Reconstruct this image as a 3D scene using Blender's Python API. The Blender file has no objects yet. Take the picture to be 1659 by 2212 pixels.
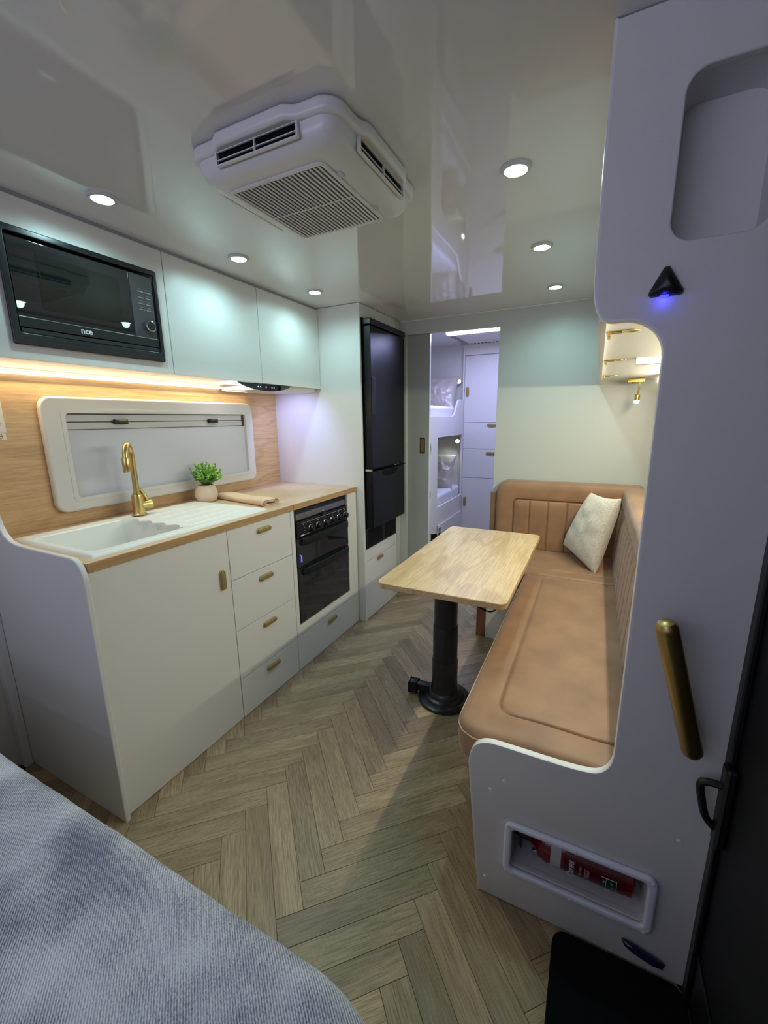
import bpy, bmesh, math, random
from mathutils import Vector, Matrix
from math import sin, cos, pi, sqrt, radians as rad

random.seed(7)
SC = bpy.context.scene
COL = SC.collection

# ------------------------------------------------------------------ camera
YAW, PIT, ROL, FPX, CZ = -0.465499828, -0.216121282, 0.0132134445, 906.501571, 1.33
fwd = Vector((sin(YAW)*cos(PIT), cos(YAW)*cos(PIT), sin(PIT)))
r0 = Vector((cos(YAW), -sin(YAW), 0.0))
d0 = fwd.cross(r0)
rgt = cos(ROL)*r0 + sin(ROL)*d0
dwn = -sin(ROL)*r0 + cos(ROL)*d0
cam = bpy.data.cameras.new('camera'); camo = bpy.data.objects.new('camera', cam); COL.objects.link(camo)
camo.matrix_world = Matrix((( rgt.x, -dwn.x, -fwd.x, 0), (rgt.y, -dwn.y, -fwd.y, 0), (rgt.z, -dwn.z, -fwd.z, CZ), (0, 0, 0, 1)))
cam.sensor_fit = 'VERTICAL'; cam.sensor_height = 24.0; cam.lens = 24.0*FPX/2212.0
cam.clip_start = 0.02; cam.clip_end = 60
SC.camera = camo

# ------------------------------------------------------------------ view, world, lights
vs = SC.view_settings
vs.view_transform = 'Standard'; vs.look = 'None'; vs.gamma = 1.0; vs.use_curve_mapping = False
vs.exposure = 0.38
w = bpy.data.worlds.new('world'); SC.world = w; w.use_nodes = True
w.node_tree.nodes['Background'].inputs[0].default_value = (0.50, 0.56, 0.80, 1)
w.node_tree.nodes['Background'].inputs[1].default_value = 0.35
SC.cycles.max_bounces = 8
SC.cycles.diffuse_bounces = 5
SC.cycles.glossy_bounces = 4
SC.cycles.sample_clamp_indirect = 4.0
SC.cycles.caustics_reflective = False
SC.cycles.caustics_refractive = False

def light(name, kind, loc, energy, color, rot=(0, 0, 0), **kw):
    l = bpy.data.lights.new(name, kind); l.energy = energy; l.color = color
    for k, v in kw.items(): setattr(l, k, v)
    o = bpy.data.objects.new(name, l); o.location = loc; o.rotation_euler = rot; COL.objects.link(o)
    return o

COOL = (0.54, 0.94, 1.0)
BLUE = (0.46, 0.50, 1.0)
WARM = (1.0, 0.78, 0.46)
CREAM = (1.0, 0.95, 0.74)
DAY = (0.80, 0.84, 1.0)
E_SPOT, E_STRIP_L, E_STRIP_R, E_BUNK, E_HOOD, E_REAR, E_BED = 6.4, 2.1, 8.6, 10.0, 1.1, 2.1, 7.2
# daylight through the windows of the bedroom end behind the camera
light('rear_window_daylight', 'AREA', (-0.95, -1.62, 1.45), E_REAR, DAY, (rad(90), 0, 0), shape='RECTANGLE', size=1.5, size_y=0.5)
# unseen violet-blue bedroom LED behind the camera, tilted up as added ceiling fill
light('bedroom_led_fill', 'AREA', (-0.85, -0.95, 1.72), E_BED, (0.61, 0.63, 1.0), (rad(128), 0, 0), shape='RECTANGLE', size=1.6, size_y=0.04)

# ------------------------------------------------------------------ colour + materials
def lin(c):
    return tuple(((x/255.0)/12.92 if x <= 10 else (((x/255.0)+0.055)/1.055)**2.4) for x in c) + (1.0,)

MATS = {}
def mat(name, rgb=(200, 200, 200), rough=0.5, metal=0.0, emit=None, estr=0.0, bump=0.0, bscale=200.0, spec=0.5, coat=0.0, mottle=0.0, mscale=6.0, sheen=0.0):
    if name in MATS: return MATS[name]
    m = bpy.data.materials.new(name); m.use_nodes = True; MATS[name] = m
    nt = m.node_tree; b = nt.nodes['Principled BSDF']
    b.inputs['Base Color'].default_value = lin(rgb)
    b.inputs['Roughness'].default_value = rough
    b.inputs['Metallic'].default_value = metal
    b.inputs['Specular IOR Level'].default_value = spec
    b.inputs['Coat Weight'].default_value = coat
    b.inputs['Coat Roughness'].default_value = 0.04
    if sheen: b.inputs['Sheen Weight'].default_value = sheen
    if emit:
        b.inputs['Emission Color'].default_value = (*emit, 1); b.inputs['Emission Strength'].default_value = estr
    tc = nt.nodes.new('ShaderNodeTexCoord')
    if mottle:
        n = nt.nodes.new('ShaderNodeTexNoise'); n.inputs['Scale'].default_value = mscale; n.inputs['Detail'].default_value = 5
        nt.links.new(tc.outputs['Object'], n.inputs['Vector'])
        mx = nt.nodes.new('ShaderNodeMix'); mx.data_type = 'RGBA'
        mx.inputs['A'].default_value = lin(tuple(max(0, c*(1-mottle)) for c in rgb))
        mx.inputs['B'].default_value = lin(tuple(min(255, c*(1+mottle)) for c in rgb))
        nt.links.new(n.outputs['Fac'], mx.inputs['Factor']); nt.links.new(mx.outputs['Result'], b.inputs['Base Color'])
    if bump:
        n2 = nt.nodes.new('ShaderNodeTexNoise'); n2.inputs['Scale'].default_value = bscale; n2.inputs['Detail'].default_value = 3
        nt.links.new(tc.outputs['Object'], n2.inputs['Vector'])
        bp = nt.nodes.new('ShaderNodeBump'); bp.inputs['Strength'].default_value = bump; bp.inputs['Distance'].default_value = 0.002
        nt.links.new(n2.outputs['Fac'], bp.inputs['Height']); nt.links.new(bp.outputs['Normal'], b.inputs['Normal'])
    return m

def wood(name, light_c, dark_c, grain='X', rough=0.4, rings=26.0, per_object=0.0, streak=0.35, line=0.35, ringscale=1.6, fine=1.0):
    """oak print: soft cathedral figure, fine pore streaks; grain runs along one local axis"""
    if name in MATS: return MATS[name]
    m = bpy.data.materials.new(name); m.use_nodes = True; MATS[name] = m
    nt = m.node_tree; N = nt.nodes; L = nt.links; b = N['Principled BSDF']
    tc = N.new('ShaderNodeTexCoord'); vec = tc.outputs['Object']
    if per_object:
        oi = N.new('ShaderNodeObjectInfo')
        mu = N.new('ShaderNodeVectorMath'); mu.operation = 'SCALE'; mu.inputs[0].default_value = (13.1, 27.7, 41.3)
        L.new(oi.outputs['Random'], mu.inputs['Scale'])
        ad = N.new('ShaderNodeVectorMath'); ad.operation = 'ADD'
        L.new(vec, ad.inputs[0]); L.new(mu.outputs[0], ad.inputs[1]); vec = ad.outputs[0]
    def mapped(a, c):
        mp = N.new('ShaderNodeMapping'); s = {'X': (a, c, c), 'Y': (c, a, c), 'Z': (c, c, a)}[grain]
        mp.inputs['Scale'].default_value = s; L.new(vec, mp.inputs['Vector']); return mp.outputs[0]
    n1 = N.new('ShaderNodeTexNoise'); n1.inputs['Scale'].default_value = ringscale; n1.inputs['Detail'].default_value = 2.0; n1.inputs['Distortion'].default_value = 0.4
    L.new(mapped(0.7, 4.5), n1.inputs['Vector'])
    m1 = N.new('ShaderNodeMath'); m1.operation = 'MULTIPLY'; m1.inputs[1].default_value = rings; L.new(n1.outputs['Fac'], m1.inputs[0])
    m2 = N.new('ShaderNodeMath'); m2.operation = 'SINE'; L.new(m1.outputs[0], m2.inputs[0])
    cr = N.new('ShaderNodeValToRGB'); L.new(m2.outputs[0], cr.inputs[0])
    cr.color_ramp.elements[0].position = 0.35; cr.color_ramp.elements[0].color = (0, 0, 0, 1)
    cr.color_ramp.elements[1].position = 1.0; cr.color_ramp.elements[1].color = (1, 1, 1, 1)
    n2 = N.new('ShaderNodeTexNoise'); n2.inputs['Scale'].default_value = 9.0*fine; n2.inputs['Detail'].default_value = 6.0; n2.inputs['Roughness'].default_value = 0.7
    L.new(mapped(1.0, 22.0), n2.inputs['Vector'])
    n3 = N.new('ShaderNodeTexNoise'); n3.inputs['Scale'].default_value = 2.2; n3.inputs['Detail'].default_value = 3.0
    L.new(mapped(1.0, 3.0), n3.inputs['Vector'])
    mix1 = N.new('ShaderNodeMix'); mix1.data_type = 'RGBA'; mix1.inputs['A'].default_value = lin(light_c)
    mix1.inputs['B'].default_value = lin(tuple(a*(1-streak)+b_*streak for a, b_ in zip(light_c, dark_c)))
    L.new(n3.outputs['Fac'], mix1.inputs['Factor'])
    r2 = N.new('ShaderNodeMapRange'); r2.inputs['From Min'].default_value = 0.42; r2.inputs['From Max'].default_value = 0.72
    r2.inputs['To Max'].default_value = streak*1.8; L.new(n2.outputs['Fac'], r2.inputs['Value'])
    mix2 = N.new('ShaderNodeMix'); mix2.data_type = 'RGBA'; mix2.inputs['B'].default_value = lin(dark_c)
    L.new(r2.outputs[0], mix2.inputs['Factor']); L.new(mix1.outputs['Result'], mix2.inputs['A'])
    mf = N.new('ShaderNodeMath'); mf.operation = 'MULTIPLY'; mf.inputs[1].default_value = line; L.new(cr.outputs[0], mf.inputs[0])
    mix3 = N.new('ShaderNodeMix'); mix3.data_type = 'RGBA'; mix3.inputs['B'].default_value = lin(dark_c)
    L.new(mf.outputs[0], mix3.inputs['Factor']); L.new(mix2.outputs['Result'], mix3.inputs['A'])
    out = mix3.outputs['Result']
    if per_object:
        hs = N.new('ShaderNodeHueSaturation')
        mr = N.new('ShaderNodeMapRange'); mr.inputs['To Min'].default_value = 1-per_object; mr.inputs['To Max'].default_value = 1+per_object
        L.new(oi.outputs['Random'], mr.inputs['Value']); L.new(mr.outputs[0], hs.inputs['Value']); L.new(out, hs.inputs['Color'])
        out = hs.outputs['Color']
    L.new(out, b.inputs['Base Color']); b.inputs['Roughness'].default_value = rough
    bp = N.new('ShaderNodeBump'); bp.inputs['Strength'].default_value = 0.12; bp.inputs['Distance'].default_value = 0.001
    L.new(n2.outputs['Fac'], bp.inputs['Height']); L.new(bp.outputs['Normal'], b.inputs['Normal'])
    return m

WHITE = mat('white_satin_laminate', (216, 214, 208), 0.38, bump=0.03, bscale=500)
PANEL = mat('white_textured_ply', (212, 210, 206), 0.48, bump=0.10, bscale=420)
WALLM = mat('pale_wall_panel', (208, 207, 198), 0.45, bump=0.03, bscale=500)
PARTM = mat('partition_panel', (190, 192, 184), 0.42, bump=0.03, bscale=500)
CEILM = mat('gloss_white_ceiling_panel', (216, 214, 212), 0.04, spec=0.7)
EDGE = mat('white_edge_mould', (228, 226, 222), 0.3)
PLAST = mat('white_plastic', (214, 213, 210), 0.32)
PLASTG = mat('grey_white_plastic', (190, 190, 190), 0.35)
SHADE = mat('blind_fabric', (204, 208, 218), 0.55, bump=0.05, bscale=700)
SINKM = mat('white_composite_stone', (226, 226, 220), 0.4, bump=0.05, bscale=900)
GOLD = mat('brushed_gold', (206, 182, 118), 0.30, metal=1.0, bump=0.04, bscale=600)
GOLDM = mat('satin_gold_handle', (158, 138, 90), 0.42, metal=0.35)
GOLDR = mat('gold_handle_rim', (190, 172, 122), 0.35, metal=0.5)
BRASS = mat('polished_brass', (206, 176, 96), 0.16, metal=1.0)
BRONZE = mat('aged_brass_tube', (196, 168, 108), 0.36, metal=1.0, bump=0.03, bscale=300)
BLACKG = mat('black_glass', (30, 31, 32), 0.008, spec=1.0)
BLACKS = mat('black_satin_metal', (24, 26, 30), 0.28, bump=0.04, bscale=900)
BLACKF = mat('fridge_black_door', (11, 11, 16), 0.33, bump=0.04, bscale=900, spec=0.32)
BLACKP = mat('black_plastic', (17, 18, 20), 0.42)
BLACKR = mat('black_rubber', (4, 4, 6), 0.85, spec=.2)
BLACKD = mat('black_door_skin', (8, 8, 9), 0.6, spec=.3)
DARK = mat('dark_recess', (22, 22, 24), 0.8)
DKGREY = mat('dark_grey_metal', (70, 72, 78), 0.35, metal=0.4)
STEEL = mat('brushed_steel', (170, 170, 176), 0.3, metal=0.9)
CHROME = mat('chrome', (200, 205, 210), 0.12, metal=1.0)
GREYGLOSS = mat('smoky_grey_gloss', (74, 74, 78), 0.08, spec=0.8)
OAK = wood('light_oak_worktop', (218, 194, 162), (164, 130, 94), 'Y', 0.42, rings=20, line=0.20)
OAKE = wood('oak_edge_band', (196, 162, 116), (140, 106, 66), 'Y', 0.42, rings=16, line=0.22)
OAKS = wood('oak_splashback', (222, 190, 146), (156, 118, 80), 'Y', 0.40, rings=30, line=0.30)
OAKT = wood('oak_table', (224, 198, 152), (164, 130, 86), 'Y', 0.34, rings=30, line=0.42, streak=0.45)
FLOORM = wood('herringbone_vinyl_oak', (194, 172, 134), (110, 90, 64), 'X', 0.36, rings=18, fine=1.7, per_object=0.22, streak=0.6, line=0.30)
BROWN = mat('brown_timber', (112, 74, 50), 0.4, mottle=0.1)
LEATHER = mat('tan_suede_leather', (144, 108, 77), 0.5, bump=0.25, bscale=500, mottle=0.22, mscale=9, sheen=0.2)
LEATHER2 = mat('tan_leather_piping', (196, 160, 122), 0.55)
RED = mat('red_enamel', (112, 16, 15), 0.22)
LABELR = mat('dark_red_label', (86, 12, 14), 0.35)
GREEN = mat('green_label', (18, 56, 36), 0.4)
PAPER = mat('white_paper', (222, 222, 220), 0.7)
INK = mat('grey_ink', (70, 70, 74), 0.7)
REDINK = mat('red_brown_ink', (120, 50, 40), 0.7)
WHITEINK = mat('white_print', (225, 225, 225), 0.5)
BLUEST = mat('blue_sticker', (40, 60, 190), 0.4)
TERRA = mat('cream_ceramic', (214, 192, 166), 0.6, bump=0.08, bscale=300)
SOIL = mat('potting_moss', (70, 66, 40), 0.9, bump=0.5)
LEAF = mat('leaf_green', (128, 178, 74), 0.5, mottle=0.35, mscale=60)
LEAFD = mat('deep_leaf_green', (70, 124, 52), 0.5, mottle=0.3, mscale=60)
STEM = mat('plant_stem', (84, 108, 50), 0.6)
TOWEL = mat('peach_towel', (220, 190, 158), 0.85, bump=0.5, bscale=500)
LINEN = mat('white_linen', (216, 216, 222), 0.8, bump=0.1)
SATIN = mat('pale_satin_pillow', (172, 165, 152), 0.30, sheen=0.3)
LENS = mat('downlight_lens', (255, 255, 255), 0.4, emit=(0.84, 1.0, 0.97), estr=9.0)
WARMTUBE = mat('warm_led_diffuser', (255, 255, 255), 0.4, emit=(1.0, 0.90, 0.70), estr=2.0)
BLUETUBE = mat('cool_led_diffuser', (255, 255, 255), 0.4, emit=(0.86, 0.86, 1.0), estr=6.0)
COOLLENS = mat('reading_light_lens', (255, 255, 255), 0.4, emit=(0.95, 1.0, 1.0), estr=9.0)
BLUELED = mat('blue_indicator', (20, 20, 255), 0.4, emit=(0.03, 0.03, 1.0), estr=3.0)
NAVY = mat('dark_blue_gloss', (14, 20, 60), 0.12, spec=0.7)

def denim():
    m = bpy.data.materials.new('grey_blue_twill'); m.use_nodes = True
    nt = m.node_tree; N = nt.nodes; L = nt.links; b = N['Principled BSDF']
    tc = N.new('ShaderNodeTexCoord')
    mp = N.new('ShaderNodeMapping'); mp.inputs['Rotation'].default_value = (0, 0, rad(-51)); L.new(tc.outputs['Object'], mp.inputs['Vector'])
    wv = N.new('ShaderNodeTexWave'); wv.bands_direction = 'X'; wv.inputs['Scale'].default_value = 95; wv.inputs['Distortion'].default_value = 2.2
    wv.inputs['Detail'].default_value = 3; wv.inputs['Detail Scale'].default_value = 3.0
    L.new(mp.outputs[0], wv.inputs['Vector'])
    n1 = N.new('ShaderNodeTexNoise'); n1.inputs['Scale'].default_value = 320; n1.inputs['Detail'].default_value = 2; L.new(tc.outputs['Object'], n1.inputs['Vector'])
    n2 = N.new('ShaderNodeTexNoise'); n2.inputs['Scale'].default_value = 9; n2.inputs['Detail'].default_value = 6; L.new(tc.outputs['Object'], n2.inputs['Vector'])
    a1 = N.new('ShaderNodeMath'); a1.operation = 'MULTIPLY_ADD'; a1.inputs[1].default_value = 0.38; L.new(wv.outputs['Fac'], a1.inputs[0])
    a2 = N.new('ShaderNodeMath'); a2.operation = 'MULTIPLY'; a2.inputs[1].default_value = 0.62; L.new(n1.outputs['Fac'], a2.inputs[0]); L.new(a2.outputs[0], a1.inputs[2])
    mr = N.new('ShaderNodeMapRange'); mr.inputs['From Min'].default_value = 0.3; mr.inputs['From Max'].default_value = 0.7; mr.inputs['To Min'].default_value = -0.22; mr.inputs['To Max'].default_value = 0.22
    L.new(n2.outputs['Fac'], mr.inputs['Value'])
    a3 = N.new('ShaderNodeMath'); a3.operation = 'ADD'; L.new(a1.outputs[0], a3.inputs[0]); L.new(mr.outputs[0], a3.inputs[1])
    cr = N.new('ShaderNodeValToRGB'); L.new(a3.outputs[0], cr.inputs[0])
    cr.color_ramp.elements[0].position = 0.22; cr.color_ramp.elements[0].color = lin((88, 93, 114))
    cr.color_ramp.elements[1].position = 0.80; cr.color_ramp.elements[1].color = lin((208, 210, 218))
    L.new(cr.outputs[0], b.inputs['Base Color']); b.inputs['Roughness'].default_value = 0.95
    b.inputs['Sheen Weight'].default_value = 0.25
    bp = N.new('ShaderNodeBump'); bp.inputs['Strength'].default_value = 0.5; bp.inputs['Distance'].default_value = 0.002
    L.new(a1.outputs[0], bp.inputs['Height']); L.new(bp.outputs['Normal'], b.inputs['Normal'])
    return m
DENIM = denim()

def fur():
    m = mat('cream_fur', (216, 204, 182), 0.95, sheen=0.4)
    nt = m.node_tree; N = nt.nodes; L = nt.links; b = N['Principled BSDF']
    tc = N.new('ShaderNodeTexCoord'); mp = N.new('ShaderNodeMapping'); mp.inputs['Scale'].default_value = (1.0, 1.0, 2.2); L.new(tc.outputs['Object'], mp.inputs['Vector'])
    n = N.new('ShaderNodeTexNoise'); n.inputs['Scale'].default_value = 95; n.inputs['Detail'].default_value = 4; n.inputs['Distortion'].default_value = .8; L.new(mp.outputs[0], n.inputs['Vector'])
    mx = N.new('ShaderNodeMix'); mx.data_type = 'RGBA'; mx.inputs['A'].default_value = lin((196, 184, 164)); mx.inputs['B'].default_value = lin((226, 218, 204))
    r = N.new('ShaderNodeMapRange'); r.inputs['From Min'].default_value = 0.3; r.inputs['From Max'].default_value = 0.6; L.new(n.outputs['Fac'], r.inputs['Value'])
    L.new(r.outputs[0], mx.inputs['Factor']); L.new(mx.outputs['Result'], b.inputs['Base Color'])
    bp = N.new('ShaderNodeBump'); bp.inputs['Strength'].default_value = 0.6; bp.inputs['Distance'].default_value = 0.003
    L.new(n.outputs['Fac'], bp.inputs['Height']); L.new(bp.outputs['Normal'], b.inputs['Normal'])
    return m
FUR = fur()

# ------------------------------------------------------------------ object helpers
ORG = {}
def _org(o):
    return ORG.get(o.name, Vector((0, 0, 0))) if o else Vector((0, 0, 0))

def link(name, me, m, parent=None, org=None, smooth=True, flat=False):
    """me is in world coordinates; it is shifted so that the object sits at its own origin"""
    if isinstance(m, (list, tuple)):
        for q in m: me.materials.append(q)
    elif m: me.materials.append(m)
    o = bpy.data.objects.new(name, me); COL.objects.link(o)
    base = _org(parent) if parent else Vector(org or (0, 0, 0))
    me.transform(Matrix.Translation(-base))
    if parent: o.parent = parent
    else: o.location = base
    ORG[o.name] = base
    if smooth:
        shade(me)
        if flat:
            md = o.modifiers.new('weighted_normals', 'WEIGHTED_NORMAL'); md.keep_sharp = True; md.weight = 80
    return o

def shade(me, ang=35):
    me.polygons.foreach_set('use_smooth', [True]*len(me.polygons))
    try: me.set_sharp_from_angle(angle=rad(ang))
    except Exception: pass

def tag(o, label, cat, group=None, kind=None):
    o['label'] = label; o['category'] = cat
    if group: o['group'] = group
    if kind: o['kind'] = kind
    return o

def thing(name, label, cat, loc, group=None):
    o = bpy.data.objects.new(name, None); o.empty_display_size = 0.05; o.location = loc; COL.objects.link(o)
    ORG[o.name] = Vector(loc)
    return tag(o, label, cat, group)

def struct(o, label=None):
    o['kind'] = 'structure'
    if label: o['label'] = label
    return o

def frame(kind, O=(0, 0, 0)):
    """local u,v,w axes: 'y-' faces the camera end, 'x+' faces right, 'x-' faces left, 'z+' up, 'z-' down"""
    U, V = {'y-': ((1, 0, 0), (0, 0, 1)), 'y+': ((-1, 0, 0), (0, 0, 1)), 'x+': ((0, 1, 0), (0, 0, 1)), 'x-': ((0, -1, 0), (0, 0, 1)), 'z+': ((1, 0, 0), (0, 1, 0)), 'z-': ((1, 0, 0), (0, -1, 0))}[kind]
    U, V = Vector(U), Vector(V); W = U.cross(V)
    M = Matrix.Identity(4)
    for i in range(3): M[i][0], M[i][1], M[i][2], M[i][3] = U[i], V[i], W[i], O[i]
    return M

def bm_box(bm, x0, x1, y0, y1, z0, z1, b=0.0, seg=2, M=None):
    r = bmesh.ops.create_cube(bm, size=1.0)
    vv = r['verts']
    for v in vv:
        v.co = Vector((x0+(v.co.x+.5)*(x1-x0), y0+(v.co.y+.5)*(y1-y0), z0+(v.co.z+.5)*(z1-z0)))
    if M is not None:
        for v in vv: v.co = M @ v.co
    if b > 0:
        es = list({e for v in vv for e in v.link_edges})
        bmesh.ops.bevel(bm, geom=es, offset=b, segments=seg, profile=0.5, affect='EDGES', clamp_overlap=True)

def finish(bm, name):
    me = bpy.data.meshes.new(name); bmesh.ops.recalc_face_normals(bm, faces=bm.faces[:]); bm.to_mesh(me); bm.free(); return me

def box(name, x0, x1, y0, y1, z0, z1, m, parent=None, b=0.0015, seg=2, org=None):
    bm = bmesh.new(); bm_box(bm, x0, x1, y0, y1, z0, z1, b, seg)
    return link(name, finish(bm, name), m, parent, org, flat=b > 0)

def boxes(name, lst, m, parent=None, b=0.001, org=None):
    bm = bmesh.new()
    for q in lst: bm_box(bm, *q, b, 1)
    return link(name, finish(bm, name), m, parent, org, flat=b > 0)

def rrect(u0, u1, v0, v1, r, seg=6):
    pts = []
    r = min(r, (u1-u0)/2, (v1-v0)/2)
    for cx, cy, a0 in ((u1-r, v1-r, 0), (u0+r, v1-r, 90), (u0+r, v0+r, 180), (u1-r, v0+r, 270)):
        for k in range(seg+1):
            a = rad(a0+90*k/seg); pts.append((cx+r*cos(a), cy+r*sin(a)))
    return pts

def circ(cu, cv, r, seg=24, rv=None):
    rv = rv or r
    return [(cu+r*cos(2*pi*k/seg), cv+rv*sin(2*pi*k/seg)) for k in range(seg)]

def plate_mesh(outer, holes=(), t=0.016, M=None, bev=0.0, bseg=2):
    """flat plate with holes, from w=0 to w=t, edge rounding bev"""
    cu = bpy.data.curves.new('c', 'CURVE'); cu.dimensions = '2D'; cu.fill_mode = 'BOTH'
    cu.extrude = max(t/2-bev, 0.0); cu.bevel_depth = bev; cu.bevel_resolution = bseg; cu.offset = -bev
    for loop in [outer]+list(holes):
        s = cu.splines.new('POLY'); s.points.add(len(loop)-1); s.use_cyclic_u = True
        for p, q in zip(s.points, loop): p.co = (q[0], q[1], 0, 1)
    ob = bpy.data.objects.new('c', cu); COL.objects.link(ob)
    dg = bpy.context.evaluated_depsgraph_get(); dg.update()
    me = bpy.data.meshes.new_from_object(ob.evaluated_get(dg))
    bpy.data.objects.remove(ob); bpy.data.curves.remove(cu)
    me.materials.clear()
    bm = bmesh.new(); bm.from_mesh(me); bmesh.ops.remove_doubles(bm, verts=bm.verts[:], dist=1e-5)
    bmesh.ops.translate(bm, verts=bm.verts[:], vec=(0, 0, t/2))
    if M is not None: bmesh.ops.transform(bm, matrix=M, verts=bm.verts[:])
    bm.to_mesh(me); bm.free()
    return me

def plate(name, outer, holes, t, M, m, parent=None, bev=0.0, bseg=2, org=None):
    return link(name, plate_mesh(outer, holes, t, M, bev, bseg), m, parent, org, flat=bev > 0)

def text(name, s, size, M, m, parent, t=0.0004, align='CENTER', bold=0.0, shear=0.0, sx=1.0):
    cu = bpy.data.curves.new('t', 'FONT'); cu.body = s; cu.size = size; cu.extrude = t/2; cu.align_x = align; cu.align_y = 'CENTER'; cu.offset = bold; cu.shear = shear
    cu.resolution_u = 3
    ob = bpy.data.objects.new('t', cu); COL.objects.link(ob)
    dg = bpy.context.evaluated_depsgraph_get(); dg.update()
    me = bpy.data.meshes.new_from_object(ob.evaluated_get(dg)); bpy.data.objects.remove(ob)
    me.materials.clear(); me.transform(M @ Matrix.Diagonal((sx, 1, 1, 1)))
    return link(name, me, m, parent, smooth=False)

def lathe_mesh(prof, M=None, seg=28, bm=None):
    """prof: list of (radius, w) round the local w axis"""
    own = bm is None
    if own: bm = bmesh.new()
    rings = []
    for r, h in prof:
        if r < 1e-6: rings.append([bm.verts.new((0, 0, h))])
        else: rings.append([bm.verts.new((r*cos(2*pi*k/seg), r*sin(2*pi*k/seg), h)) for k in range(seg)])
    vs_ = [v for q in rings for v in q]
    for a, b_ in zip(rings, rings[1:]):
        for k in range(seg):
            k2 = (k+1) % seg
            if len(a) == 1 and len(b_) == 1: continue
            if len(a) == 1: bm.faces.new((a[0], b_[k], b_[k2]))
            elif len(b_) == 1: bm.faces.new((a[k], b_[0], a[k2]))
            else: bm.faces.new((a[k], b_[k], b_[k2], a[k2]))
    if M is not None:
        for v in vs_: v.co = M @ v.co
    if own: return finish(bm, 'lathe')

def lathe(name, prof, M, m, parent=None, seg=28, org=None):
    return link(name, lathe_mesh(prof, M, seg), m, parent, org)

def tube_bm(bm, pts, r, seg=12, cap=True):
    pts = [Vector(p) for p in pts]; rs = r if isinstance(r, (list, tuple)) else [r]*len(pts)
    rings = []; up = None
    for i, p in enumerate(pts):
        a = pts[max(i-1, 0)]; b_ = pts[min(i+1, len(pts)-1)]; t = (b_-a).normalized()
        if up is None:
            up = Vector((0, 0, 1)) if abs(t.z) < .9 else Vector((1, 0, 0))
        s = t.cross(up).normalized(); up = s.cross(t).normalized()
        rings.append([bm.verts.new(p+rs[i]*(cos(2*pi*k/seg)*s+sin(2*pi*k/seg)*up)) for k in range(seg)])
    for a, b_ in zip(rings, rings[1:]):
        for k in range(seg): bm.faces.new((a[k], a[(k+1) % seg], b_[(k+1) % seg], b_[k]))
    if cap: bm.faces.new(rings[0][::-1]); bm.faces.new(rings[-1])

def tube(name, pts, r, m, parent=None, seg=12, org=None):
    bm = bmesh.new(); tube_bm(bm, pts, r, seg); return link(name, finish(bm, name), m, parent, org)

def axisM(O, W):
    W = Vector(W).normalized(); a = Vector((0, 0, 1)) if abs(W.z) < .9 else Vector((1, 0, 0))
    U = a.cross(W).normalized(); V = W.cross(U); M = Matrix.Identity(4)
    for i in range(3): M[i][0], M[i][1], M[i][2], M[i][3] = U[i], V[i], W[i], O[i]
    return M

def smoothpath(pts, n=6):
    """Catmull-Rom"""
    P = [Vector(p) for p in pts]; out = []
    for i in range(len(P)-1):
        p0 = P[max(i-1, 0)]; p1 = P[i]; p2 = P[i+1]; p3 = P[min(i+2, len(P)-1)]
        for k in range(n):
            t = k/n; out.append(0.5*((2*p1)+(-p0+p2)*t+(2*p0-5*p1+4*p2-p3)*t*t+(-p0+3*p1-3*p2+p3)*t**3))
    out.append(P[-1]); return out

def noise3(x, y, z):
    import mathutils.noise as mn
    return mn.noise(Vector((x, y, z)))

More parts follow.
